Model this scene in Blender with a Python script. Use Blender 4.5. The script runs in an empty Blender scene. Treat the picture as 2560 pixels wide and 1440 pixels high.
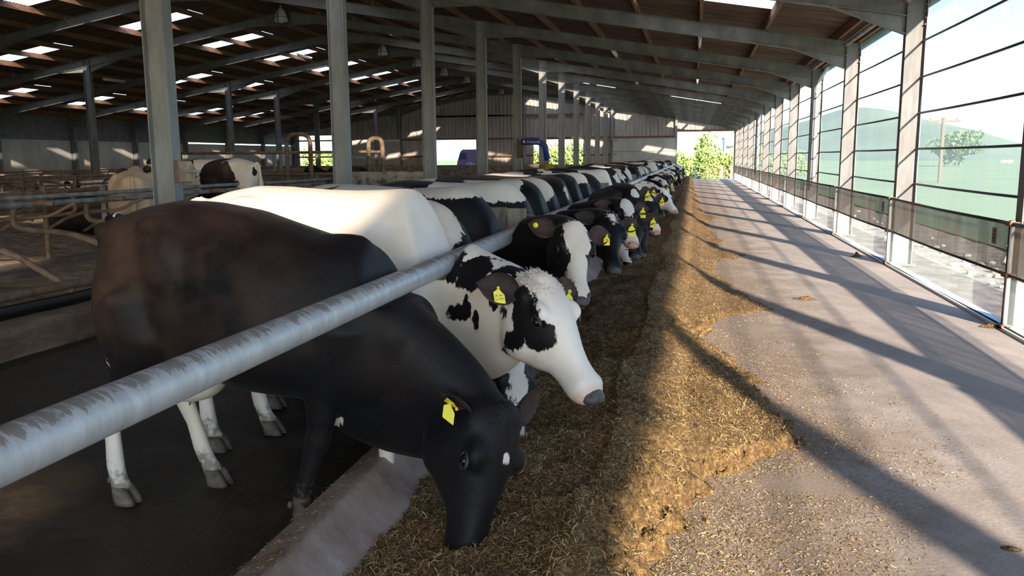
import bpy, bmesh, math, random
import numpy as np
from mathutils import Vector, Matrix
C = bpy.context.scene.collection
random.seed(7); RNG = np.random.default_rng(11)
PI = math.pi

# ---------------------------------------------------------------- camera
CAM_H = 1.75
FPX = 2089.5
def cam_axes(yaw, pitch, roll):
    cy, sy = math.cos(yaw), math.sin(yaw); cp, sp = math.cos(pitch), math.sin(pitch)
    f = Vector((-sy*cp, cy*cp, -sp)); r = Vector((cy, sy, 0)); u = r.cross(f)
    cr, sr = math.cos(roll), math.sin(roll)
    return f, cr*r + sr*u, -sr*r + cr*u
CF, CR, CU = cam_axes(0.2116, 0.1542, -0.0072)
cd = bpy.data.cameras.new('camera'); cam = bpy.data.objects.new('camera', cd); C.objects.link(cam)
cd.sensor_width = 36.0; cd.lens = 36.0*FPX/2560.0; cd.clip_start = 0.05; cd.clip_end = 3000
M = Matrix((CR, CU, -CF)).transposed().to_4x4(); M.translation = Vector((0, 0, CAM_H))
cam.matrix_world = M
bpy.context.scene.camera = cam
def onY(px, py, Y):                       # where the line of sight through a pixel meets the plane at depth Y
    d = CF + (px-1280)/FPX*CR - (py-720)/FPX*CU
    return Vector((0, 0, CAM_H)) + d*(Y/d.y)

# ---------------------------------------------------------------- light and colour
sc = bpy.context.scene
sc.view_settings.view_transform = 'Standard'; sc.view_settings.look = 'None'
sc.view_settings.gamma = 1.0; sc.view_settings.use_curve_mapping = False
sc.view_settings.exposure = 1.15
sc.cycles.use_denoising = True
sc.cycles.max_bounces = 8; sc.cycles.diffuse_bounces = 6; sc.cycles.transparent_max_bounces = 14
sc.cycles.sample_clamp_indirect = 6.0
W = bpy.data.worlds.new('sky'); sc.world = W; W.use_nodes = True
nt = W.node_tree; nt.nodes.clear()
wo = nt.nodes.new('ShaderNodeOutputWorld'); bg = nt.nodes.new('ShaderNodeBackground'); sky = nt.nodes.new('ShaderNodeTexSky')
sky.sky_type = 'NISHITA'; sky.sun_disc = False; sky.sun_elevation = math.radians(21); sky.sun_rotation = math.radians(159)
sky.air_density = 1.0; sky.dust_density = 0.7; sky.ozone_density = 2.5
bg.inputs['Strength'].default_value = 0.26
tint = nt.nodes.new('ShaderNodeMixRGB'); tint.blend_type = 'MULTIPLY'; tint.inputs[0].default_value = 1.0; tint.inputs[2].default_value = (.76, .93, 1.16, 1)
nt.links.new(sky.outputs[0], tint.inputs[1]); nt.links.new(tint.outputs[0], bg.inputs[0]); nt.links.new(bg.outputs[0], wo.inputs[0])
sd = bpy.data.lights.new('sun', 'SUN'); sun = bpy.data.objects.new('sun', sd); C.objects.link(sun)
sd.energy = 12.5; sd.color = (1.0, 0.86, 0.69); sd.angle = math.radians(1.1)
sun.rotation_euler = Vector((-1.0, 2.6, -1.0)).to_track_quat('-Z', 'Y').to_euler()
sun.location = (20, -50, 20)

# ---------------------------------------------------------------- helpers
def tag(o, label=None, cat=None, group=None, kind=None):
    if label: o['label'] = label
    if cat: o['category'] = cat
    if group: o['group'] = group
    if kind: o['kind'] = kind
    return o
def empty(name, loc, rz=0.0):
    o = bpy.data.objects.new(name, None); C.objects.link(o); o.location = loc; o.rotation_euler = (0, 0, rz)
    o.empty_display_size = 0.1; return o
def mesh_obj(name, V, F, m, parent=None, origin=None, smooth=False):
    """V in world space (or in the parent's space when a parent is given)"""
    V = np.asarray(V, dtype=float).reshape(-1, 3)
    org = np.array(origin if origin is not None else (0, 0, 0), dtype=float)
    me = bpy.data.meshes.new(name); me.from_pydata((V-org).tolist(), [], F); me.materials.append(m)
    if smooth: me.polygons.foreach_set('use_smooth', [True]*len(me.polygons))
    me.update()
    o = bpy.data.objects.new(name, me); C.objects.link(o); o.location = org
    if parent is not None: o.parent = parent
    return o
class MB:
    def __init__(s): s.V = []; s.F = []
    def add(s, V, F):
        n = len(s.V); s.V += [tuple(v) for v in V]; s.F += [tuple(i+n for i in f) for f in F]; return s
    def box(s, x0, x1, y0, y1, z0, z1):
        return s.add([(x0,y0,z0),(x1,y0,z0),(x1,y1,z0),(x0,y1,z0),(x0,y0,z1),(x1,y0,z1),(x1,y1,z1),(x0,y1,z1)],
                     [(0,3,2,1),(4,5,6,7),(0,1,5,4),(1,2,6,5),(2,3,7,6),(3,0,4,7)])
    def prism(s, P, y0, y1):               # polygon in X-Z, extruded along Y
        n = len(P)
        return s.add([(x,y0,z) for x,z in P]+[(x,y1,z) for x,z in P],
                     [tuple(range(n)), tuple(range(2*n-1, n-1, -1))]+[(i,i+n,(i+1)%n+n,(i+1)%n) for i in range(n)])
    def tube(s, pts, r, seg=10, cap=True):
        pts = [Vector(p) for p in pts]; n = len(pts); R = r if isinstance(r, (list, tuple)) else [r]*n
        base = len(s.V); up = None; rings = []
        for i, p in enumerate(pts):
            t = (pts[min(i+1, n-1)]-pts[max(i-1, 0)]).normalized()
            if up is None:
                up = Vector((0,0,1)) if abs(t.z) < .9 else Vector((1,0,0))
            up = (up - t*up.dot(t)); up = up.normalized() if up.length > 1e-6 else t.orthogonal().normalized()
            sd_ = t.cross(up)
            rings.append([tuple(p + R[i]*(math.cos(a)*up+math.sin(a)*sd_)) for a in [2*PI*k/seg for k in range(seg)]])
        for rg in rings: s.V += rg
        for i in range(n-1):
            for k in range(seg):
                a = base+i*seg+k; b = base+i*seg+(k+1) % seg
                s.F.append((a, b, b+seg, a+seg))
        if cap:
            s.F.append(tuple(base+k for k in range(seg))[::-1]); s.F.append(tuple(base+(n-1)*seg+k for k in range(seg)))
        return s
    def ball(s, c, r, nu=12, nv=8, Rm=None):
        r = (r, r, r) if not hasattr(r, '__len__') else r
        base = len(s.V); c = Vector(c)
        def pt(x, y, z):
            v = Vector((x*r[0], y*r[1], z*r[2]))
            return tuple(c + (Rm @ v if Rm is not None else v))
        s.V.append(pt(0, 0, 1))
        for j in range(1, nv):
            ph = PI*j/nv
            for i in range(nu):
                th = 2*PI*i/nu; s.V.append(pt(math.sin(ph)*math.cos(th), math.sin(ph)*math.sin(th), math.cos(ph)))
        s.V.append(pt(0, 0, -1)); e = len(s.V)-1
        for i in range(nu): s.F.append((base, base+1+i, base+1+(i+1) % nu))
        for j in range(nv-2):
            for i in range(nu):
                a = base+1+j*nu+i; b = base+1+j*nu+(i+1) % nu; s.F.append((a, a+nu, b+nu, b))
        for i in range(nu): s.F.append((base+1+(nv-2)*nu+(i+1) % nu, base+1+(nv-2)*nu+i, e))
        return s
    def build(s, name, m, parent=None, origin=None, smooth=False):
        return mesh_obj(name, s.V, s.F, m, parent, origin, smooth)
def fillet(pts, r, n=5):                   # rounds the corners of a polyline
    pts = [Vector(p) for p in pts]; out = [pts[0]]
    for i in range(1, len(pts)-1):
        a, b, c = pts[i-1], pts[i], pts[i+1]
        d1 = (a-b); d2 = (c-b); q = min(r, d1.length*.49, d2.length*.49)
        p1 = b+d1.normalized()*q; p2 = b+d2.normalized()*q
        for k in range(n+1):
            t = k/n; out.append(p1*(1-t)**2+b*2*t*(1-t)+p2*t*t)
    out.append(pts[-1]); return out

# ---------------------------------------------------------------- materials
def newmat(name):
    m = bpy.data.materials.new(name); m.use_nodes = True; n = m.node_tree; n.nodes.clear()
    out = n.nodes.new('ShaderNodeOutputMaterial'); b = n.nodes.new('ShaderNodeBsdfPrincipled')
    n.links.new(b.outputs[0], out.inputs[0]); return m, n, b, out
def N(n, t, **kw):
    x = n.nodes.new('ShaderNode'+t)
    for k, v in kw.items():
        if k in x.inputs.keys(): x.inputs[k].default_value = v
        else: setattr(x, k, v)
    return x
def rgb(c): return (c[0], c[1], c[2], 1.0)
def ramp(n, stops):
    r = n.nodes.new('ShaderNodeValToRGB'); e = r.color_ramp.elements
    e[0].position, e[0].color = stops[0][0], rgb(stops[0][1]); e[1].position, e[1].color = stops[-1][0], rgb(stops[-1][1])
    for p, c in stops[1:-1]: k = e.new(p); k.color = rgb(c)
    return r
def coords(n, scale=(1,1,1), kind='Object'):
    tc = n.nodes.new('ShaderNodeTexCoord'); mp = n.nodes.new('ShaderNodeMapping'); mp.inputs['Scale'].default_value = scale
    n.links.new(tc.outputs[kind], mp.inputs[0]); return mp
def mottled(name, stops, scale=3.0, rough=.7, metal=0.0, bump=0.0, bscale=60.0, stretch=(1,1,1), detail=6, rvar=0.0, kind='Object', muck=None):
    m, n, b, out = newmat(name); mp = coords(n, stretch, kind)
    t = N(n, 'TexNoise', Scale=scale, Detail=detail, Roughness=.62); n.links.new(mp.outputs[0], t.inputs['Vector'])
    r = ramp(n, stops); n.links.new(t.outputs['Fac'], r.inputs[0]); n.links.new(r.outputs[0], b.inputs['Base Color'])
    b.inputs['Roughness'].default_value = rough; b.inputs['Metallic'].default_value = metal
    if muck:                                # splashed brown muck up to a given height
        ge = n.nodes.new('ShaderNodeNewGeometry'); sp = n.nodes.new('ShaderNodeSeparateXYZ'); n.links.new(ge.outputs['Position'], sp.inputs[0])
        mr = N(n, 'MapRange'); mr.inputs[1].default_value = muck[0]; mr.inputs[2].default_value = muck[1]; mr.inputs[3].default_value = .75; mr.inputs[4].default_value = -.15
        n.links.new(sp.outputs['Z'], mr.inputs[0]); tm = N(n, 'TexNoise', Scale=1.3, Detail=8, Roughness=.65); n.links.new(ge.outputs['Position'], tm.inputs['Vector'])
        ad = N(n, 'Math', operation='ADD'); n.links.new(mr.outputs[0], ad.inputs[0]); n.links.new(tm.outputs['Fac'], ad.inputs[1])
        rr = N(n, 'MapRange'); rr.inputs[1].default_value = .55; rr.inputs[2].default_value = 1.15; rr.inputs[4].default_value = .8; n.links.new(ad.outputs[0], rr.inputs[0])
        mk = N(n, 'MixRGB'); mk.inputs[2].default_value = rgb(muck[2]); n.links.new(rr.outputs[0], mk.inputs[0]); n.links.new(r.outputs[0], mk.inputs[1]); n.links.new(mk.outputs[0], b.inputs['Base Color'])
    if rvar:
        mr = N(n, 'MapRange'); mr.inputs[1].default_value = .3; mr.inputs[2].default_value = .7
        mr.inputs[3].default_value = rough-rvar; mr.inputs[4].default_value = rough+rvar
        n.links.new(t.outputs['Fac'], mr.inputs[0]); n.links.new(mr.outputs[0], b.inputs['Roughness'])
    if bump:
        t2 = N(n, 'TexNoise', Scale=bscale, Detail=5); n.links.new(mp.outputs[0], t2.inputs['Vector'])
        bp = N(n, 'Bump', Strength=bump, Distance=.02); n.links.new(t2.outputs['Fac'], bp.inputs['Height']); n.links.new(bp.outputs[0], b.inputs['Normal'])
    return m
def plain(name, c, rough=.6, metal=0.0):
    m, n, b, out = newmat(name); b.inputs['Base Color'].default_value = rgb(c); b.inputs['Roughness'].default_value = rough
    b.inputs['Metallic'].default_value = metal; return m

MAT = {}
MAT['galv'] = mottled('galvanised_steel', [(.3,(.20,.205,.21)),(.5,(.28,.29,.30)),(.72,(.38,.39,.40))], scale=4.0, rough=.55, metal=.2, bump=.1, bscale=25, stretch=(1,1,.35), rvar=.12, muck=(.3,1.9,(.20,.13,.085)))
MAT['galv_weathered'] = mottled('weathered_galvanised', [(.3,(.12,.115,.115)),(.5,(.16,.155,.155)),(.72,(.21,.205,.205))], scale=4.0, rough=.65, metal=.0, bump=.1, bscale=25, stretch=(1,1,.35))
MAT['galv_dull'] = mottled('dull_galvanised_steel', [(.3,(.10,.11,.12)),(.55,(.16,.17,.18)),(.75,(.22,.23,.24))], scale=3.0, rough=.6, metal=.1, bump=.1, bscale=20, muck=(.6,2.2,(.26,.14,.08)))
MAT['galv_rafter'] = mottled('grey_rafter_steel', [(.3,(.11,.118,.12)),(.5,(.165,.172,.175)),(.72,(.24,.245,.25))], scale=2.5, rough=.6, metal=.15, bump=.1, bscale=20)
MAT['brown_pipe'] = mottled('dirty_brown_pipe', [(.3,(.10,.06,.04)),(.5,(.20,.13,.085)),(.75,(.32,.24,.17))], scale=7, rough=.75, bump=.3, bscale=30)
MAT['grey_pipe'] = mottled('dirty_grey_pipe', [(.3,(.13,.10,.08)),(.5,(.26,.24,.22)),(.75,(.40,.40,.40))], scale=6, rough=.6, metal=.2, bump=.3, bscale=30)
MAT['timber'] = mottled('purlin_timber', [(.3,(.11,.055,.028)),(.55,(.20,.105,.055)),(.75,(.30,.17,.09))], scale=6, rough=.8, stretch=(6,.4,6))
MAT['roof'] = mottled('dirty_fibre_cement', [(.3,(.055,.032,.022)),(.5,(.11,.07,.048)),(.72,(.19,.125,.09))], scale=1.6, rough=.9, stretch=(.8,3.5,1), detail=8)
MAT['alley'] = mottled('wet_slurry_floor', [(.3,(.014,.010,.005)),(.52,(.034,.025,.014)),(.75,(.075,.055,.034))], scale=2.2, rough=.6, bump=.5, bscale=14, rvar=.2, detail=9)
MAT['bedding'] = mottled('sawdust_bedding', [(.3,(.12,.08,.05)),(.5,(.26,.19,.12)),(.72,(.42,.34,.23))], scale=5, rough=.95, bump=.5, bscale=40, detail=9)
MAT['kerb'] = mottled('dirty_concrete_kerb', [(.3,(.07,.05,.035)),(.5,(.18,.135,.10)),(.75,(.36,.30,.24))], scale=3.5, rough=.85, bump=.4, bscale=25, detail=9, stretch=(1,.5,1.6))
MAT['curb'] = mottled('stained_feed_curb', [(.28,(.17,.11,.075)),(.48,(.30,.21,.165)),(.62,(.36,.275,.23)),(.78,(.46,.40,.36))], scale=5, rough=.8, bump=.12, bscale=60, detail=10, stretch=(1,1,.6))
MAT['wallc'] = mottled('grey_concrete_panel', [(.3,(.34,.34,.33)),(.5,(.46,.46,.45)),(.75,(.58,.57,.55))], scale=.9, rough=.85, detail=8, stretch=(1,1,.5), muck=(.6,2.4,(.36,.22,.13)))
MAT['lowwall'] = mottled('stained_render', [(.38,(.16,.10,.06)),(.5,(.42,.38,.30)),(.7,(.62,.60,.52))], scale=4, rough=.9, detail=9)
MAT['cladding'] = mottled('profiled_cladding', [(.3,(.32,.29,.29)),(.5,(.46,.43,.43)),(.75,(.56,.54,.55))], scale=1.2, rough=.65, detail=6, stretch=(3,1,.5), muck=(.5,3.2,(.34,.21,.14)))
MAT['brownsteel'] = mottled('rusty_rail', [(.3,(.12,.06,.035)),(.7,(.25,.14,.09))], scale=5, rough=.8)
MAT['white'] = plain('white_paint', (.75,.75,.73), .5)
MAT['lamp'] = plain('lamp_dome', (.62,.62,.68), .4)
MAT['tube'] = plain('fluorescent_tube', (.85,.85,.83), .3)
MAT['black'] = plain('black_plastic', (.012,.012,.014), .45)
MAT['blue'] = plain('blue_plastic', (.02,.07,.42), .4)
MAT['faded_blue'] = plain('dusty_blue_plastic', (.10,.10,.20), .6)
MAT['bristle'] = mottled('yellow_bristles', [(.3,(.30,.19,.01)),(.7,(.68,.46,.03))], scale=40, rough=.9, bump=.8, bscale=90, stretch=(1,1,.2))
MAT['orange_bristle'] = mottled('dusty_orange_bristles', [(.3,(.35,.14,.02)),(.7,(.62,.30,.06))], scale=40, rough=.9, bump=.8, bscale=90)
MAT['tag'] = plain('yellow_tag', (.80,.70,.02), .4)
MAT['ink'] = plain('tag_ink', (.02,.02,.02), .5)
MAT['hoof'] = mottled('hoof_horn', [(.3,(.07,.05,.035)),(.6,(.16,.12,.085)),(.8,(.25,.2,.15))], scale=20, rough=.7, bump=.3)
MAT['eye'] = plain('eye_dark', (.008,.006,.006), .06)
MAT['lid'] = plain('eyelid', (.02,.016,.016), .5)
MAT['nose_dark'] = mottled('dark_muzzle', [(.3,(.03,.03,.035)),(.7,(.10,.095,.10))], scale=30, rough=.28, bump=.5, bscale=160)
MAT['nose_pink'] = mottled('pink_muzzle', [(.3,(.42,.20,.15)),(.7,(.70,.42,.34))], scale=20, rough=.35, bump=.4, bscale=160)
MAT['nostril'] = plain('nostril', (.05,.015,.012), .6)
MAT['board'] = mottled('weathered_board', [(.3,(.10,.08,.065)),(.5,(.26,.22,.18)),(.75,(.42,.38,.33))], scale=8, rough=.85, bump=.3, stretch=(1,1,.25))
MAT['field'] = mottled('field_grass', [(.3,(.12,.18,.06)),(.6,(.17,.24,.09)),(.8,(.22,.29,.13))], scale=.12, rough=.95, detail=10)
MAT['hill'] = mottled('distant_hill', [(.3,(.08,.12,.075)),(.6,(.14,.18,.12)),(.8,(.19,.23,.16))], scale=.02, rough=.95, detail=9)
MAT['leaf'] = mottled('hedge_leaves', [(.3,(.10,.17,.03)),(.6,(.24,.34,.08)),(.8,(.42,.50,.16))], scale=2.5, rough=.8)
MAT['leaf_dark'] = mottled('tree_leaves', [(.3,(.05,.09,.03)),(.7,(.14,.20,.07))], scale=1.5, rough=.85)
MAT['bark'] = plain('bark', (.12,.09,.06), .9)
MAT['stone'] = mottled('pale_stone', [(.3,(.30,.28,.25)),(.7,(.62,.60,.55))], scale=8, rough=.9)
MAT['rubble'] = mottled('dry_soil', [(.3,(.20,.16,.12)),(.5,(.36,.32,.25)),(.75,(.48,.45,.38))], scale=3, rough=.95, bump=.6, bscale=20, detail=9)
MAT['pvc'] = plain('grey_lilac_downpipe', (.42,.41,.45), .45)
MAT['van'] = plain('dusky_purple_van', (.20,.10,.13), .45)
MAT['glass'] = plain('dark_glass', (.02,.03,.04), .1)
MAT['fence_post'] = plain('pale_fence_post', (.35,.34,.32), .8)
MAT['far_building'] = plain('pale_far_building', (.40,.40,.55), .7)
MAT['red'] = plain('red_plastic', (.5,.04,.02), .5)
MAT['screen_post'] = plain('black_screen_tube', (.015,.018,.022), .5)

def floor_mat():
    m, n, b, out = newmat('passage_concrete'); mp = coords(n)
    t = N(n,'TexNoise',Scale=.9,Detail=9,Roughness=.65); n.links.new(mp.outputs[0], t.inputs['Vector'])
    r = ramp(n, [(.3,(.33,.285,.262)),(.5,(.41,.36,.335)),(.72,(.48,.43,.405))]); n.links.new(t.outputs['Fac'], r.inputs[0])
    t2 = N(n,'TexNoise',Scale=45,Detail=6); n.links.new(mp.outputs[0], t2.inputs['Vector'])
    mx = N(n,'MixRGB',blend_type='MULTIPLY',Fac=.35); r2 = ramp(n,[(.35,(.55,.5,.45)),(.65,(1,1,1))]); n.links.new(t2.outputs['Fac'], r2.inputs[0])
    n.links.new(r.outputs[0], mx.inputs[1]); n.links.new(r2.outputs[0], mx.inputs[2])
    # brown feed crumbs ground into the concrete near the trough side
    sx = n.nodes.new('ShaderNodeSeparateXYZ'); n.links.new(mp.outputs[0], sx.inputs[0])
    t3 = N(n,'TexNoise',Scale=1.6,Detail=8,Roughness=.7); n.links.new(mp.outputs[0], t3.inputs['Vector'])
    mr = N(n,'MapRange'); mr.inputs[1].default_value=2.3; mr.inputs[2].default_value=.2; mr.inputs[3].default_value=0; mr.inputs[4].default_value=.75
    n.links.new(sx.outputs['X'], mr.inputs[0])
    ad = N(n,'Math',operation='ADD'); n.links.new(mr.outputs[0], ad.inputs[0]); n.links.new(t3.outputs['Fac'], ad.inputs[1])
    r3 = ramp(n,[(.72,(0,0,0)),(1.0,(1,1,1))]); n.links.new(ad.outputs[0], r3.inputs[0])
    t4 = N(n,'TexNoise',Scale=90,Detail=4); n.links.new(mp.outputs[0], t4.inputs['Vector'])
    rc = ramp(n,[(.35,(.07,.04,.02)),(.6,(.20,.13,.07)),(.72,(.42,.32,.2))]); n.links.new(t4.outputs['Fac'], rc.inputs[0])
    mul = N(n,'Math',operation='MULTIPLY'); mul.inputs[1].default_value=.6; n.links.new(r3.outputs[0], mul.inputs[0])
    m2 = N(n,'MixRGB'); n.links.new(mul.outputs[0], m2.inputs[0]); n.links.new(mx.outputs[0], m2.inputs[1]); n.links.new(rc.outputs[0], m2.inputs[2])
    n.links.new(m2.outputs[0], b.inputs['Base Color']); b.inputs['Roughness'].default_value=.8
    bp = N(n,'Bump',Strength=.25,Distance=.01); n.links.new(t2.outputs['Fac'], bp.inputs['Height']); n.links.new(bp.outputs[0], b.inputs['Normal'])
    return m
MAT['passage'] = floor_mat()

def attr_mat(name, rough=.9, bump=0):
    m, n, b, out = newmat(name); a = n.nodes.new('ShaderNodeAttribute'); a.attribute_name = 'col'
    n.links.new(a.outputs['Color'], b.inputs['Base Color']); b.inputs['Roughness'].default_value = rough
    b.inputs['Specular IOR Level'].default_value = .3
    return m
MAT['straw'] = attr_mat('chopped_feed_fibres', .75)
MAT['feed'] = mottled('mixed_feed', [(.3,(.05,.025,.008)),(.48,(.14,.08,.028)),(.6,(.24,.15,.055)),(.75,(.42,.29,.12))], scale=38, rough=.95, bump=1.0, bscale=70, detail=10)

def screen_mat(name, col, alpha, dirt=None, trans=.6):
    """woven windbreak net: part open (see-through), part thread that glows with light from behind"""
    m, n, b, out = newmat(name); n.nodes.remove(b); mp = coords(n)
    d = N(n,'BsdfDiffuse'); t = N(n,'BsdfTranslucent'); tr = N(n,'BsdfTransparent'); mx = N(n,'MixShader'); m2 = N(n,'MixShader')
    d.inputs[0].default_value = rgb(col); t.inputs[0].default_value = rgb(col)
    ns = N(n,'TexNoise',Scale=1.5,Detail=6); mp.inputs['Scale'].default_value=(1,2.5,.5); n.links.new(mp.outputs[0], ns.inputs['Vector'])
    mx.inputs[0].default_value = trans; n.links.new(d.outputs[0], mx.inputs[1]); n.links.new(t.outputs[0], mx.inputs[2])
    mr = N(n,'MapRange'); mr.inputs[1].default_value=.3; mr.inputs[2].default_value=.7; mr.inputs[3].default_value=alpha-.08; mr.inputs[4].default_value=alpha+.08
    n.links.new(ns.outputs['Fac'], mr.inputs[0])
    if dirt:
        r = ramp(n,[(.4,col),(.62,dirt)]); n.links.new(ns.outputs['Fac'], r.inputs[0])
        n.links.new(r.outputs[0], d.inputs[0]); n.links.new(r.outputs[0], t.inputs[0])
    n.links.new(mr.outputs[0], m2.inputs[0]); n.links.new(tr.outputs[0], m2.inputs[1]); n.links.new(mx.outputs[0], m2.inputs[2])
    n.links.new(m2.outputs[0], out.inputs[0]); return m
MAT['net'] = screen_mat('pale_green_net', (.20,.27,.28), .50)
MAT['net_low'] = screen_mat('lower_green_net', (.30,.36,.33), .46)
MAT['net_dirty'] = screen_mat('dirty_double_net', (.12,.12,.10), .86, (.20,.15,.115), .3)

def sky_mat():
    m, n, b, out = newmat('rooflight_sheet'); n.nodes.remove(b)
    t = N(n,'BsdfTranslucent'); t.inputs[0].default_value=(.95,.93,.88,1); tr = N(n,'BsdfTransparent'); mx = N(n,'MixShader')
    tr.inputs[0].default_value=(.95,.93,.88,1); mx.inputs[0].default_value=.7
    n.links.new(tr.outputs[0], mx.inputs[1]); n.links.new(t.outputs[0], mx.inputs[2]); n.links.new(mx.outputs[0], out.inputs[0]); return m
MAT['rooflight'] = sky_mat()

def rail_mat():
    m, n, b, out = newmat('worn_galvanised_feed_rail'); mp = coords(n, (1,1,1))
    g = n.nodes.new('ShaderNodeNewGeometry'); s = n.nodes.new('ShaderNodeSeparateXYZ'); n.links.new(g.outputs['Normal'], s.inputs[0])
    t = N(n,'TexNoise',Scale=9,Detail=9,Roughness=.7); mp.inputs['Scale'].default_value=(.8,2.6,.8); n.links.new(mp.outputs[0], t.inputs['Vector'])
    base = ramp(n,[(.3,(.36,.37,.38)),(.5,(.45,.465,.48)),(.7,(.56,.575,.59))]); n.links.new(t.outputs['Fac'], base.inputs[0])
    # caked mud and lick marks, thickest along the crown of the pipe
    up = N(n,'MapRange'); up.inputs[1].default_value=.25; up.inputs[2].default_value=.85; up.inputs[3].default_value=-.16; up.inputs[4].default_value=.10
    n.links.new(s.outputs['Z'], up.inputs[0])
    t2 = N(n,'TexNoise',Scale=22,Detail=10,Roughness=.75); mp2 = coords(n,(.5,1.8,.5)); n.links.new(mp2.outputs[0], t2.inputs['Vector'])
    ad = N(n,'Math',operation='ADD'); n.links.new(up.outputs[0], ad.inputs[0]); n.links.new(t2.outputs['Fac'], ad.inputs[1])
    rr = ramp(n,[(.54,(0,0,0)),(.59,(1,1,1))]); n.links.new(ad.outputs[0], rr.inputs[0])
    sy = n.nodes.new('ShaderNodeSeparateXYZ'); n.links.new(mp.outputs[0], sy.inputs[0])
    fa = N(n,'Math',operation='MULTIPLY'); fa.inputs[1].default_value=.8; n.links.new(rr.outputs[0], fa.inputs[0])
    mx = N(n,'MixRGB'); mx.inputs[2].default_value=(.20,.17,.135,1); n.links.new(fa.outputs[0], mx.inputs[0]); n.links.new(base.outputs[0], mx.inputs[1])
    n.links.new(mx.outputs[0], b.inputs['Base Color']); b.inputs['Metallic'].default_value=.25; b.inputs['Roughness'].default_value=.42
    bp = N(n,'Bump',Strength=.35,Distance=.004); n.links.new(t2.outputs['Fac'], bp.inputs['Height']); n.links.new(bp.outputs[0], b.inputs['Normal'])
    return m
MAT['rail'] = rail_mat()

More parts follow.
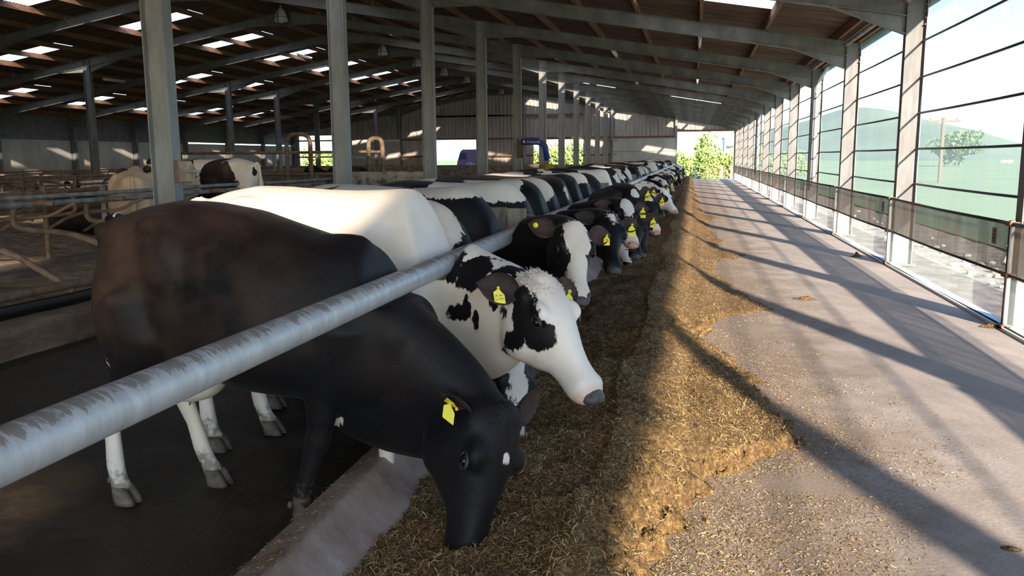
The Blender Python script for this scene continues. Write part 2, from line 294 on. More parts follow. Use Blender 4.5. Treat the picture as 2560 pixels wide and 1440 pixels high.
def hide_mat(name, mode='attr', white=(.74,.66,.58), black=(.0055,.005,.006), brown=0.0, thr=.5):
    """cow coat. attr: patches follow the stored field 'spot' (metres into the black); noise: patches from a per-cow noise"""
    m, n, b, out = newmat(name); mp = coords(n)
    fine = N(n,'TexNoise',Scale=60,Detail=4); mpf = coords(n,(1,.5,.35)); n.links.new(mpf.outputs[0], fine.inputs['Vector'])
    if mode == 'attr':
        a = n.nodes.new('ShaderNodeAttribute'); a.attribute_name='spot'
        wob = N(n,'TexNoise',Scale=9,Detail=4); n.links.new(mp.outputs[0], wob.inputs['Vector'])
        f1 = N(n,'MapRange'); f1.inputs[1].default_value=.25; f1.inputs[2].default_value=.75; f1.inputs[3].default_value=-.028; f1.inputs[4].default_value=.028
        n.links.new(wob.outputs['Fac'], f1.inputs[0])
        f2 = N(n,'MapRange'); f2.inputs[1].default_value=.25; f2.inputs[2].default_value=.75; f2.inputs[3].default_value=-.012; f2.inputs[4].default_value=.012
        n.links.new(fine.outputs['Fac'], f2.inputs[0])
        s1 = N(n,'Math',operation='ADD'); n.links.new(a.outputs['Fac'], s1.inputs[0]); n.links.new(f1.outputs[0], s1.inputs[1])
        s2 = N(n,'Math',operation='ADD'); n.links.new(s1.outputs[0], s2.inputs[0]); n.links.new(f2.outputs[0], s2.inputs[1])
        fac = N(n,'MapRange'); fac.inputs[1].default_value=-.004; fac.inputs[2].default_value=.004; n.links.new(s2.outputs[0], fac.inputs[0])
    else:
        oi = n.nodes.new('ShaderNodeObjectInfo'); ml = N(n,'VectorMath',operation='MULTIPLY_ADD')
        n.links.new(oi.outputs['Random'], ml.inputs[0]); ml.inputs[1].default_value=(37,51,23); n.links.new(mp.outputs[0], ml.inputs[2])
        t = N(n,'TexNoise',Scale=1.9,Detail=3,Roughness=.45); n.links.new(ml.outputs[0], t.inputs['Vector'])
        fac = N(n,'MapRange'); fac.inputs[1].default_value=thr-.006; fac.inputs[2].default_value=thr+.006; n.links.new(t.outputs['Fac'], fac.inputs[0])
    # white coat with a little yellow-pink soiling, black coat with brown-tinted hair and painted-in skylight sheen
    tn = N(n,'TexNoise',Scale=2.4,Detail=7,Roughness=.6); n.links.new(mp.outputs[0], tn.inputs['Vector'])
    wr = ramp(n,[(.3,tuple(.86*c for c in (white[0],white[1]*.93,white[2]*.84))),(.55,white),(.75,tuple(min(1,1.08*c) for c in white))]); n.links.new(tn.outputs['Fac'], wr.inputs[0])
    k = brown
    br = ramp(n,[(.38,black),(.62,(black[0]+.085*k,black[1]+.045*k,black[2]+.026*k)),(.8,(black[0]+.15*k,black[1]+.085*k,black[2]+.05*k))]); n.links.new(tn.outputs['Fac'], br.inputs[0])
    aru = n.nodes.new('ShaderNodeAttribute'); aru.attribute_name='brown_sheen'; mru = N(n,'MixRGB'); mru.inputs[1].default_value = rgb(black)
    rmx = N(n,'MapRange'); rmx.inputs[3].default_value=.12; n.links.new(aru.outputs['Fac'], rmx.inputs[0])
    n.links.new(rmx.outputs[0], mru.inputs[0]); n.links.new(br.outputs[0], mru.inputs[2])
    mx = N(n,'MixRGB'); n.links.new(fac.outputs[0], mx.inputs[0]); n.links.new(wr.outputs[0], mx.inputs[1]); n.links.new(mru.outputs[0], mx.inputs[2])
    # mud on the feet
    am = n.nodes.new('ShaderNodeAttribute'); am.attribute_name='mud'
    mz = N(n,'TexNoise',Scale=26,Detail=6); n.links.new(mp.outputs[0], mz.inputs['Vector'])
    ma = N(n,'Math',operation='ADD'); n.links.new(am.outputs['Fac'], ma.inputs[0]); n.links.new(mz.outputs['Fac'], ma.inputs[1])
    mr = ramp(n,[(.95,(0,0,0)),(1.12,(1,1,1))]); 
    mr = N(n,'MapRange'); mr.inputs[1].default_value=1.0; mr.inputs[2].default_value=1.2; mr.inputs[4].default_value=.8; n.links.new(ma.outputs[0], mr.inputs[0])
    m3 = N(n,'MixRGB'); m3.inputs[2].default_value=(.16,.12,.08,1); n.links.new(mr.outputs[0], m3.inputs[0]); n.links.new(mx.outputs[0], m3.inputs[1])
    # bare pinkish skin round the muzzle
    ap = n.nodes.new('ShaderNodeAttribute'); ap.attribute_name='pink'
    m4 = N(n,'MixRGB'); m4.inputs[2].default_value=(.55,.30,.22,1); n.links.new(ap.outputs['Fac'], m4.inputs[0]); n.links.new(m3.outputs[0], m4.inputs[1])
    n.links.new(m4.outputs[0], b.inputs['Base Color']); b.inputs['Roughness'].default_value=.55
    b.inputs['Sheen Weight'].default_value=.03; b.inputs['Sheen Roughness'].default_value=.4; b.inputs['Specular IOR Level'].default_value=.22
    hf = N(n,'TexNoise',Scale=140,Detail=3); mph = coords(n,(.35,1,1)); n.links.new(mph.outputs[0], hf.inputs['Vector'])
    bp = N(n,'Bump',Strength=.35,Distance=.004); n.links.new(hf.outputs['Fac'], bp.inputs['Height'])
    bp2 = N(n,'Bump',Strength=.35,Distance=.03); n.links.new(tn.outputs['Fac'], bp2.inputs['Height']); n.links.new(bp.outputs[0], bp2.inputs['Normal'])
    n.links.new(bp2.outputs[0], b.inputs['Normal']); return m
MAT['hide'] = hide_mat('pied_coat', white=(.78,.71,.64))
MAT['hide_black'] = hide_mat('black_coat', black=(.0045,.0045,.006), brown=.75)  # brown covers tinted hair and the skylight sheen painted into the coat
MAT['hide_brownish'] = hide_mat('rusty_black_coat', brown=.6)
MAT['hide_mixA'] = hide_mat('mixed_coat_dark', 'noise', thr=.42, brown=.5)
MAT['hide_mixB'] = hide_mat('mixed_coat_even', 'noise', thr=.50, brown=.5)
MAT['hide_mixC'] = hide_mat('mixed_coat_light', 'noise', thr=.57, brown=.6)
MAT['hide_tan'] = hide_mat('tan_coat', 'noise', white=(.62,.45,.30), thr=.95)
MAT['ear_black'] = mottled('dark_ear_hair', [(.3,(.010,.009,.010)),(.6,(.022,.014,.012)),(.8,(.07,.032,.022))], scale=9, rough=.6, bump=.4, bscale=120)
MAT['ear_inner'] = mottled('brown_inner_ear', [(.35,(.012,.009,.009)),(.58,(.045,.022,.016)),(.8,(.13,.06,.04))], scale=10, rough=.7, bump=.4, bscale=120)
MAT['black_hair'] = plain('black_hair', (.012,.011,.012), .6)
MAT['white_hair'] = plain('white_hair', (.80,.73,.66), .6)
# ================================================================ THE BARN
B = 5.28; Y0 = 9.17; RIDGE = -15.1; YEND = Y0+11*B; YBACK = Y0-4*B
def YK(k): return Y0+k*B
def mir(x): return 2*RIDGE-x
def zlow(x): return 4.43-.17*(x if x >= RIDGE else mir(x))       # underside of the rafters
def zroof(x): return zlow(x)+.50                                 # underside of the sheets
ORD = ['first','second','third','fourth','fifth','sixth','seventh','eighth','ninth','tenth','eleventh','twelfth','thirteenth','fourteenth','fifteenth','sixteenth','seventeenth','eighteenth','nineteenth','twentieth']

def grid_mesh(name, xs, ys, zf, m, kind='structure', smooth=True):
    X, Y = np.meshgrid(xs, ys, indexing='ij'); Z = zf(X, Y)
    V = np.stack([X, Y, Z], -1).reshape(-1, 3); nx, ny = len(xs), len(ys)
    F = [(i*ny+j, (i+1)*ny+j, (i+1)*ny+j+1, i*ny+j+1) for i in range(nx-1) for j in range(ny-1)]
    o = mesh_obj(name, V, F, m, smooth=smooth)
    if kind: o['kind'] = kind
    return o
# floors
o = MB().box(-1.35, 3.2, YBACK-3, YEND+1.5, -.15, 0).build('floor', MAT['passage']); tag(o, kind='structure')
o = grid_mesh('floor_alley', np.linspace(-5.95, -1.35, 60), np.arange(YBACK, YEND, .12)[:420], lambda X, Y: -.004+.010*np.sin(X*3.1+Y*1.3)*np.sin(Y*2.2-X), MAT['alley'])
o = MB().box(-9.9, -5.95, YEND-.1, YBACK-.1, -.2, -.01).build('floor_cross', MAT['alley']); tag(o, kind='structure')
o = MB().box(-35, -9.8, YBACK, YEND, -.2, 0).build('floor_far', MAT['alley']); tag(o, kind='structure')
# raised cubicle beds and their kerbs
def bed(x0, x1, lab, y0=YBACK, y1=YEND-9):
    ys = np.arange(y0, y1, .25)
    r = grid_mesh('trim_bed', np.linspace(min(x0,x1)+.18, max(x0,x1)-.18, 16), ys, lambda X, Y: .25+.03*np.sin(3*X+Y)*np.sin(1.7*Y)+.02*np.sin(9*X+4*Y), MAT['bedding'])
    for x in (x0, x1):
        kb = grid_mesh('trim_kerb', np.array([x-.2, x-.18, x-.1, x, x+.1, x+.18, x+.2]), ys,
            lambda X, Y, x=x: np.where(np.abs(X-x) > .19, -.02, .24+.05*np.sqrt(np.clip(1-((X-x)/.2)**2, 0, 1))+.012*np.sin(Y*7.3)*np.sin(Y*2.1+X*9)), MAT['kerb'])
bed(-6.1, -8.7, ''); bed(-9.5, -14.3, '')
bed(-15.0, -17.3, ''); bed(-17.7, -20.0, ''); bed(-24.0, -26.3, ''); bed(-30, -32.3, '')
# black rubber lying mats showing at the kerb edge
m = MB(); m.tube([(-6.40, y, .315+.006*math.sin(y*9)) for y in np.arange(-4, 40, .5)], .065, 10)
tag(m.build('rubber_edge_strip', MAT['black'], smooth=True), 'black rubber edging roll lying along the raised cubicle kerb', 'edging')
# feed curb: battered concrete upstand between cows and passage
P = [(-1.66,-.05),(-1.64,.20),(-1.61,.23),(-1.50,.245),(-1.45,.235),(-1.40,.19),(-1.22,.03),(-1.16,-.05)]
P = [(-1.66,-.05),(-1.65,.205),(-1.635,.22),(-1.62,.228),(-1.50,.268),(-1.47,.272),(-1.455,.262),(-1.445,.25),(-1.31,.10),(-1.20,-.05)]
ys = np.arange(YBACK, YEND-2, .35); V = []; F = []
for j, y in enumerate(ys):
    for i, (x, z) in enumerate(P): V.append((x+.004*math.sin(y*1.3), y, z+.003*math.sin(y*1.9)))
n = len(P)
for j in range(len(ys)-1):
    for i in range(n-1): F.append((j*n+i, (j+1)*n+i, (j+1)*n+i+1, j*n+i+1))
o = mesh_obj('feed_curb', V, F, MAT['curb'], smooth=True); tag(o, 'stained concrete curb between the standing cows and the feed', 'curb')
# pale kerb along the net wall
o = MB().box(3.08, 3.24, YBACK, YEND, -.1, .03).build('trim_1', MAT['white']); tag(o, kind='structure')

# roof: corrugated sheets (real corrugations), laid in courses between purlins, with gaps for the rooflights
PURL_R = [3.42, 3.0]+[1.5-1.4*i for i in range(12)]               # purlin lines down the right slope
PURL_L = [mir(x) for x in PURL_R]
DY = .146/4; ysr = np.arange(YBACK, YEND+.6, DY); NY = len(ysr)
corr = .008*np.cos(2*PI*ysr/.146)
RL = {}                                                           # rooflights: course -> list of (y0, y1)
def ybay(k, f=.62, w=.5): return (YK(k)+f*B-w, YK(k)+f*B+w)
xr = sorted([3.78]+PURL_R+[RIDGE]+[mir(x) for x in PURL_R]+[mir(3.78)], reverse=True)
def near(a, b): return abs(a-b) < .02
def light_here(xa, xb, y):                                        # xa > xb : one course
    mid = (xa+xb)/2
    right1 = -1.32 < mid < 1.52; right2 = -6.92 < mid < -4.05; right3 = -12.5 < mid < -9.65
    left1 = -20.5 < mid < -18.0; left2 = -26.2 < mid < -23.5; left3 = -31.6 < mid < -28.7
    kk = []
    if right1: kk = [-4, -3, -2, 0, 1, 4, 5, 6, 7, 8, 9, 10]
    elif right2: kk = [-3, 0, 4, 5, 6, 7, 8, 9, 10]
    elif right3: kk = [-2, 0, 2, 4, 5, 6, 8, 10]
    elif left1: kk = [0, 2, 3, 4, 5, 6, 7, 8, 9]
    elif left2: kk = [1, 3, 5, 6, 8, 9]
    elif left3: kk = [2, 3, 4, 5, 6, 7, 8]
    return [ybay(k) if k > -3 else ybay(k, .53, .75) for k in kk]
V = []; F = []; LV = []; LF = []; wn = 0
for x in xr:
    z = zroof(x) if x != RIDGE else zroof(RIDGE)
    for j in range(NY): V.append((x, ysr[j], z+corr[j]))
for i in range(len(xr)-1):
    xa, xb = xr[i], xr[i+1]
    gaps = light_here(xa, xb, None) if abs(xa-xb) > .5 else []
    msk = np.zeros(NY, bool)
    for (a, b) in gaps: msk |= (ysr >= a) & (ysr < b)
    for j in range(NY-1):
        if not msk[j]: F.append((i*NY+j, i*NY+j+1, (i+1)*NY+j+1, (i+1)*NY+j))
    for (a, b) in gaps:                                           # the translucent sheet of this course
        js = np.where((ysr >= a) & (ysr < b))[0]; js = list(js)+[js[-1]+1]
        v = [(xx, ysr[j], (zroof(xx))+corr[j]+.004) for xx in (xa, xb) for j in js]; nn = len(js)
        w_ = mesh_obj('window_%d' % (wn+1), v, [(q, q+1, nn+q+1, nn+q) for q in range(nn-1)], MAT['rooflight'], origin=(xa, a, zroof(xa)), smooth=True)
        w_['kind'] = 'structure'; wn += 1
o = mesh_obj('ceiling', V, F, MAT['roof'], smooth=True); tag(o, kind='structure')
for nm, xs in (('right', PURL_R), ('left', PURL_L)):
    for i, x in enumerate(xs):
        z = zlow(x)+.30; s = -.17 if x > RIDGE else .17
        m = MB(); d = .032
        m.add([(x-d,YBACK,z-s*d*0),(x+d,YBACK,z),(x+d,YEND+.3,z),(x-d,YEND+.3,z),(x-d,YBACK,z+.178),(x+d,YBACK,z+.178),(x+d,YEND+.3,z+.178),(x-d,YEND+.3,z+.178)],
              [(0,3,2,1),(4,5,6,7),(0,1,5,4),(1,2,6,5),(2,3,7,6),(3,0,4,7)])
        o = m.build('purlin', MAT['timber'], origin=(x, 0, z))
        tag(o, 'brown timber purlin under the %s roof slope, %s line up from the eaves' % (nm, ORD[i]), 'purlin', 'timber purlins under the roof')
# ridge capping strip and eaves gutter
for sx, nm in ((3.74, 'right'), (mir(3.74), 'left')):
    z = 4.13; m = MB()
    pts = [(math.cos(a)*.075, math.sin(a)*.075) for a in np.linspace(PI, 2*PI, 9)]
    for (x, zz) in pts: pass
    V = [(sx+x, y, z+.10+zz) for y in (YBACK, YEND) for (x, zz) in pts]+[(sx+x*.88, y, z+.10+zz*.88) for y in (YBACK, YEND) for (x, zz) in pts]
    F = [(i, i+1, 9+i+1, 9+i) for i in range(8)]+[(18+i, 27+i, 27+i+1, 18+i+1) for i in range(8)]
    o = mesh_obj('gutter', V, F, MAT['galv_dull'], smooth=True); tag(o, 'grey half round gutter running along the %s eaves' % nm, 'gutter')
m = MB().tube([(3.18, YBACK, 4.13), (3.18, YEND, 4.13)], .055, 12); tag(m.build('service_pipe', MAT['grey_pipe'], smooth=True), 'long grey pipe running under the roof beside the net wall tops', 'pipe')

# I-section columns
def icol(name, xc, yc, zt, label, group, depth=.30, fl=.17, mat='galv', z0=0.0, bolts=True):
    m = MB(); h = depth/2
    m.box(xc-h, xc-h+.014, yc-fl/2, yc+fl/2, z0, zt).box(xc+h-.014, xc+h, yc-fl/2, yc+fl/2, z0, zt).box(xc-h+.014, xc+h-.014, yc-.010, yc+.010, z0, zt)
    r = empty(name, (xc, yc, z0)); tag(r, label, 'column', group)
    o = mesh_obj('shaft', np.array(m.V)-np.array([xc, yc, z0]), m.F, MAT[mat], r)
    m2 = MB().box(-h-.05, h+.05, -.14, .14, 0, .02)
    for sx in (-1, 1):
        for sy in (-1, 1): m2.tube([(sx*(h+.02), sy*.10, .02), (sx*(h+.02), sy*.10, .05)], .012, 6)
    m2.build('base_plate', MAT['galv_dull'], r)
    if bolts:
        zb = zlow(xc)-z0; m3 = MB()
        for q in range(5):
            for sy in (-1, 1):
                for sx in (-1, 1): m3.tube([(sx*(h-.03), sy*.045-.0, zb-.12+q*.1), (sx*(h-.03), sy*.045-.03, zb-.12+q*.1)], .011, 6)
        m3.build('bolt', MAT['galv_dull'], r)['kind'] = 'stuff'
    return r
for k in range(-4, 12):
    if k >= -2:
        lab = 'pale steel wall column between the nets, %s from the right picture edge' % ORD[k] if k >= 0 else 'pale steel wall column between the nets, out of view beside the viewer'
        icol('wall_column', 3.33, YK(k), zlow(3.33)+.28, lab, 'steel columns along the net wall', mat='galv_weathered')
    if k >= 0 :
        icol('steel_column', -6.26, YK(k), zlow(-6.26)+.28, 'tall galvanised steel column behind the feeding cows, %s from the near end' % ORD[k], 'steel columns behind the feeding cows', z0=.2 if k < 10 else 0)
        icol('steel_column', mir(-6.26), YK(k), zlow(-6.26)+.28, 'dark steel column in the far left row, %s from the near end' % ORD[k], 'steel columns of the far left row', mat='galv_dull', z0=0)
    if k >= 1:
        icol('wall_column', mir(3.33), YK(k), zlow(3.33)+.28, 'dark steel column against the grey left wall, %s from the near end' % ORD[k], 'steel columns against the left wall', mat='galv_dull')
    # rafters
    for side in ('right', 'left'):
        f = (lambda x: x) if side == 'right' else mir
        r = empty('rafter', (f(3.18), YK(k), zlow(3.18))); og = np.array([f(3.18), YK(k), zlow(3.18)])
        tag(r, ('sloping steel rafter of the %s roof slope at the %s tall column' % (side, ORD[k])) if k >= 0 else 'sloping steel rafter of the %s roof slope, overhead beyond the top picture edge' % side, 'rafter', 'steel roof rafters')
        def beam(nm, poly, w=.012, fl=.14, par=r, flange_edges=()):
            mm = MB(); mm.prism(poly, YK(k)-w/2, YK(k)+w/2)
            for (a, b) in flange_edges:
                (x1, z1), (x2, z2) = a, b; L = math.hypot(x2-x1, z2-z1); nx, nz = -(z2-z1)/L*.014, (x2-x1)/L*.014
                mm.prism([(x1, z1), (x2, z2), (x2+nx, z2+nz), (x1+nx, z1+nz)], YK(k)-fl/2, YK(k)+fl/2)
            mesh_obj(nm, np.array(mm.V)-og, mm.F, MAT['galv_dull'] if side == 'left' else MAT['galv_rafter'], par)
        a = (f(3.18), zlow(3.18)); b = (f(RIDGE), zlow(RIDGE)); a2 = (a[0], a[1]+.29); b2 = (b[0], b[1]+.29)
        beam('beam', [a, b, b2, a2], flange_edges=((a, b), (a2, b2)))
        h = [(f(3.18), 3.62), (f(2.05), zlow(2.05)), (f(3.18), zlow(3.18))]
        beam('eaves_haunch', h, flange_edges=((h[0], h[1]),))
        h = [(f(-6.11), 5.29), (f(-5.0), zlow(-5.0)), (f(-6.11), zlow(-6.11))]; beam('post_haunch', h, flange_edges=((h[0], h[1]),))
        h = [(f(-6.41), 5.27), (f(-8.0), zlow(-8.0)), (f(-6.41), zlow(-6.41))]; beam('post_haunch', h, flange_edges=((h[0], h[1]),))
        h = [(f(RIDGE), zlow(RIDGE)-.22), (f(RIDGE+1.2), zlow(RIDGE+1.2)), (f(RIDGE), zlow(RIDGE))]; beam('apex_haunch', h, flange_edges=((h[0], h[1]),))
        mm = MB()
        for x in (PURL_R if side == 'right' else PURL_L):
            mm.box(x+.035, x+.045, YK(k)-.05, YK(k)+.05, zlow(x)+.27, zlow(x)+.40)
        mesh_obj('purlin_cleat', np.array(mm.V)-og, mm.F, MAT['galv'], r)['kind'] = 'stuff'

# ridge lamps: white domes hung below the ridge, with cross guard
for i, k in enumerate(range(4, 12)):
    y = YK(k)-.55; r = empty('dome_lamp', (RIDGE, y, 6.70)); tag(r, 'white dome lamp hanging from the roof ridge, %s from the near end' % ORD[i], 'lamp', 'white dome lamps along the ridge')
    prof = [(.05,.50),(.07,.47),(.12,.44),(.17,.36),(.21,.24),(.245,.10),(.25,.04),(.25,0)]
    V = []; F = []; sg = 20
    for (q, z) in prof:
        for s in range(sg): V.append((q*math.cos(2*PI*s/sg), q*math.sin(2*PI*s/sg), z+.12))
    for q in range(len(prof)-1):
        for s in range(sg): F.append((q*sg+s, q*sg+(s+1) % sg, (q+1)*sg+(s+1) % sg, (q+1)*sg+s))
    mesh_obj('shade', V, F, MAT['lamp'], r, smooth=True)
    g = MB(); g.tube([(-.25,0,.24),(-.24,0,.12),(-.1,0,.03),(.1,0,.03),(.24,0,.12),(.25,0,.24)], .010, 6)
    g.tube([(0,-.25,.24),(0,-.24,.12),(0,-.1,.03),(0,.1,.03),(0,.24,.12),(0,.25,.24)], .010, 6)
    g.tube([(0,-.262,.62),(0,-.262,.05)], .012, 6); g.tube([(-.26,-.1,.26),(0,-.265,.28),(.26,-.1,.26)], .010, 6)
    g.build('guard', MAT['black'], r)
    MB().tube([(0,0,.58),(0,0,.72)], .05, 10).build('housing', MAT['galv'], r)
# fluorescent battens under the purlins
for i, (x, y) in enumerate([(.1, 24.0-1.2), (-2.6, 29.0-.6), (.1, 34.6), (-2.6, 39.4), (.1, 45.2), (-9.7, 22.8), (-26.0, 34.6), (-18.5, 38.7), (1.4, 53.8)]):
    z = zlow(x)+.22; r = empty('strip_light', (x, y, z)); tag(r, 'white strip light under a purlin, ' + ['nearest one on the right slope','second on the right slope, left of the first','third nearest on the right slope','fourth nearest on the right slope','fifth nearest on the right slope','near the second tall column','at the far left by a rooflight','beside a rooflight left of the ridge','farthest one near the right eaves'][i], 'strip light', 'fluorescent strip lights')
    MB().box(-.045, .045, -.75, .75, .03, .09).build('body', MAT['white'], r)
    MB().tube([(0,-.72,0),(0,.72,0)], .03, 8).build('tube', MAT['tube'], r, smooth=True)

# ---- gable end: profiled steel sheeting with openings, rails and posts
OPEN = [(-1.25, 3.12, -1, 3.67), (-12.6, -8.6, 1.05, 3.2), (-20.9, -17.35, 1.05, 3.28), (-33.0, -30.0, .4, 3.75)]
V = []; F = []
def addq(x0, x1, y0, y1, z0a, z1a, z0b, z1b):
    n = len(V); V.extend([(x0, y0, z0a), (x1, y1, z0b), (x1, y1, z1b), (x0, y0, z1a)]); F.append((n, n+1, n+2, n+3))
x = -34.0; P_ = .31; dep = .04
while x < 3.9:
    seg = [(x, x+.03, 0, dep), (x+.03, x+.13, dep, dep), (x+.13, x+.16, dep, 0), (x+.16, x+P_, 0, 0)]
    for (xa, xb, ya, yb) in seg:
        xm = (xa+xb)/2; zt = lambda q: zroof(q)-.02
        cuts = [(o_[2], o_[3]) for o_ in OPEN if o_[0] < xm < o_[1]]
        spans = [(0, None)] if not cuts else ([(0, cuts[0][0])] if cuts[0][0] > 0 else [])+[(cuts[0][1], None)]
        for (za, zb) in spans: addq(xa, xb, YEND+.16-ya, YEND+.16-yb, za, zt(xa) if zb is None else zb, za, zt(xb) if zb is None else zb)
    x += P_
o = mesh_obj('wall_gable', V, F, MAT['cladding']); tag(o, kind='structure')
m = MB()
for z in (5.15, 3.32, 1.95):
    for (a, b) in ((-33.6, -30.0 if z < 3.7 else -15), (-30 if z < 3.7 else -15.0, -20.9), (-20.9, -17.35), (-17.35, -12.6), (-12.6, -8.6), (-8.6, -1.25)):
        if z == 1.95 and (a, b) in ((-20.9, -17.35), (-12.6, -8.6)): continue
        zt = min(zroof(a), zroof(b))
        if z < zt-.2: m.box(a, b, YEND-.10, YEND-.02, z-.06, z+.06)
m.box(-1.25, 3.3, YEND-.10, YEND-.02, 3.70, 3.82)
tag(m.build('trim_2', MAT['brownsteel']), kind='structure')
m = MB()
for x in (-1.3, -6.26, -13.3, -17.2, -21.2, -23.9, -29.5): m.box(x-.09, x+.09, YEND-.22, YEND-.1, 0, zlow(x)+.25)
tag(m.build('trim_3', MAT['galv']), kind='structure')
# sheeted gate panel and grey boarded panel
r = empty('sliding_gate', (-3.72, YEND-.35, 1.2)); tag(r, 'galvanised sheeted gate panel left of the bright end doorway', 'gate')
MB().box(-2.44, 2.44, -.02, .02, -1.15, 1.0).build('lower_sheet', MAT['galv_sheet'] if 'galv_sheet' in MAT else MAT['wallc'], r)
MB().box(-2.44, 2.44, -.02, .02, 1.04, 2.0).build('upper_sheet', MAT['wallc'], r)
MB().box(-2.46, 2.46, -.05, .03, 1.0, 1.04).box(-2.46, 2.46, -.05, .03, 1.98, 2.05).box(-2.48, -2.42, -.05, .03, -1.2, 2.05).box(2.42, 2.48, -.05, .03, -1.2, 2.05).build('frame', MAT['galv'], r)
MB().box(-2.3, -2.12, -.08, -.03, 1.82, 1.87).box(-2.3, -2.12, -.08, -.03, .78, .83).build('bracket', MAT['black'], r)
r = empty('panel_screen', (-26.0, YEND-.4, 0)); tag(r, 'grey sheeted panel with a pale top edge at the back left of the barn', 'panel')
MB().box(-2.2, 2.2, -.02, .02, 0, 3.15).build('sheet', MAT['wallc'], r); MB().box(-2.2, 2.2, -.05, .02, 3.15, 3.35).box(-2.2, 2.2, -.05, .02, 1.85, 1.97).build('edge', MAT['white'], r)

# ---- left wall: concrete panels, and a sheeted band above
m = MB()
for k in range(-4, 11): m.box(-33.82, -33.7, YK(k)+.02, YK(k+1)-.02, 0, 2.88)
o = m.build('wall_left', MAT['wallc']); tag(o, kind='structure')
m = MB().box(-33.80, -33.72, YBACK, YK(8), 2.86, 4.35).box(-33.80, -33.72, YK(8), YEND, 2.97, 4.35)
tag(m.build('wall_left_upper', MAT['galv_dull']), kind='structure')
MB().box(-33.9, -33.6, YBACK, YK(11), -.1, .9).build('wall_left_plinth', MAT['wallc'])['kind'] = 'structure'
# near end wall, behind the viewer
m = MB().prism([(3.6,4.0),(3.6,zroof(3.6)-.05),(RIDGE,zroof(RIDGE)-.05),(RIDGE,4.0)], YBACK-.3, YBACK-.22).prism([(RIDGE,0),(RIDGE,zroof(RIDGE)-.05),(mir(3.6),zroof(3.6)-.05),(mir(3.6),0)], YBACK-.3, YBACK-.22)
tag(m.build('wall_near', MAT['cladding']), kind='structure')

# ---- net wall on the right
def net(xf, y0, y1, z0, z1, m, name, parent, amp=.012, seed=0, ny=22, nz=8):
    rg = np.random.default_rng(seed); a = rg.uniform(2, 6, 4); ph = rg.uniform(0, 6, 4)
    V = []; F = []
    for i in range(ny+1):
        for j in range(nz+1):
            u, v = i/ny, j/nz; y = y0+(y1-y0)*u; z = z0+(z1-z0)*v
            edge = math.exp(-u*14)+math.exp(-(1-u)*14)
            d = amp*(math.sin(a[0]*u*4+ph[0]+v*2)*math.sin(a[1]*v+ph[1])+.6*math.sin(a[2]*6*u+ph[2]+5*v)*(.3+edge)+edge*1.2*math.sin(v*22+ph[3]))
            V.append((xf+d, y, z))
    for i in range(ny):
        for j in range(nz):
            q = i*(nz+1)+j; F.append((q, q+1, q+nz+2, q+nz+1))
    return mesh_obj(name, V, F, m, parent, smooth=True)
for k in range(-4, 11):
    ya, yb = YK(k)+.10, YK(k+1)-.10; nm = ('%s full bay from the right picture edge' % ORD[k]) if k >= 0 else ('sliver cut by the right picture edge' if k == -1 else 'a bay out of view beside the viewer')
    r = empty('net_curtain', (0, 0, 0)); tag(r, 'pale green windbreak net stretched between wall columns, %s' % nm, 'net curtain', 'upper windbreak nets')
    net(3.47, ya, yb, .75, 4.12, MAT['net'], 'netting', r, seed=k+20, nz=24, amp=.010)
    for z in (1.30, 1.85, 2.40, 2.95, 3.50):
        mm = MB().tube([(3.45, YK(k)-.02, z), (3.45, YK(k)+B*.33, z-.008), (3.45, YK(k)+B*.66, z-.008), (3.45, YK(k+1)+.02, z)], .017, 8)
        mm.build('bar', MAT['screen_post'], r, smooth=True)
    mm = MB()
    for z in (1.30, 1.85, 2.40, 2.95, 3.50): mm.box(3.42, 3.47, YK(k)+.08, YK(k)+.14, z-.025, z+.025)
    mm.build('clip', MAT['black'], r)
    # lower screen hung inside the columns
    r = empty('lower_screen', (0, 0, 0)); tag(r, 'low netted screen panel along the passage edge, %s' % nm, 'screen', 'low netted screens')
    net(3.12, ya-.06, yb+.06, .03, .555, MAT['net_low'], 'lower_netting', r, seed=k+50, ny=30, nz=7, amp=.012)
    net(3.12, ya-.06, yb+.06, .555, 1.07, MAT['net_dirty'], 'upper_netting', r, seed=k+80, ny=30, nz=7, amp=.010)
    for z, q in ((.03, .015), (.555, .016), (1.07, .018)):
        MB().tube([(3.12, YK(k)+.02, z), (3.12, YK(k)+B*.5, z-.014), (3.12, YK(k+1)-.02, z)], q, 8).build('bar', MAT['screen_post'], r, smooth=True)
    MB().tube([(3.12, YK(k)-.035, 0), (3.12, YK(k)-.035, 1.10)], .022, 8).build('white_post', MAT['white'], r, smooth=True)
    MB().tube([(3.13, YK(k)+.035, 0), (3.13, YK(k)+.035, 1.10)], .022, 8).build('dark_post', MAT['screen_post'], r, smooth=True)
    for z in (.03, .555, 1.07): MB().box(3.08, 3.18, YK(k)-.07, YK(k)+.07, z-.022, z+.022).build('clamp', MAT['brownsteel'], r)
    if k in (0, 1):      # makers' label sewn to the corner of the net
        mm = MB().box(3.098, 3.102, YK(k)+.34, YK(k)+.46, .83, 1.0); lb = mm.build('sewn_label', MAT['galv_dull'], r)
        mm = MB()
        for q in range(4): mm.box(3.094, 3.099, YK(k)+.355, YK(k)+.445, .85+q*.035, .868+q*.035)
        mm.build('printed_line', MAT['black'], lb)
for i, k in enumerate((3, 7)):
    mm = MB().tube(fillet([(3.55, YK(k)-.28, 4.15), (3.30, YK(k)-.28, 3.75), (3.30, YK(k)-.28, 3.3), (3.30, YK(k)-.28, .9)], .15), .055, 12)
    for z in (3.42, 2.2): mm.tube([(3.30, YK(k)-.28, z), (3.30, YK(k)-.28, z+.09)], .066, 12)
    tag(mm.build('downpipe', MAT['pvc'], smooth=True), 'grey lilac rainwater downpipe in front of a net wall column, %s one' % ('nearer' if i == 0 else 'farther'), 'downpipe', 'rainwater downpipes')
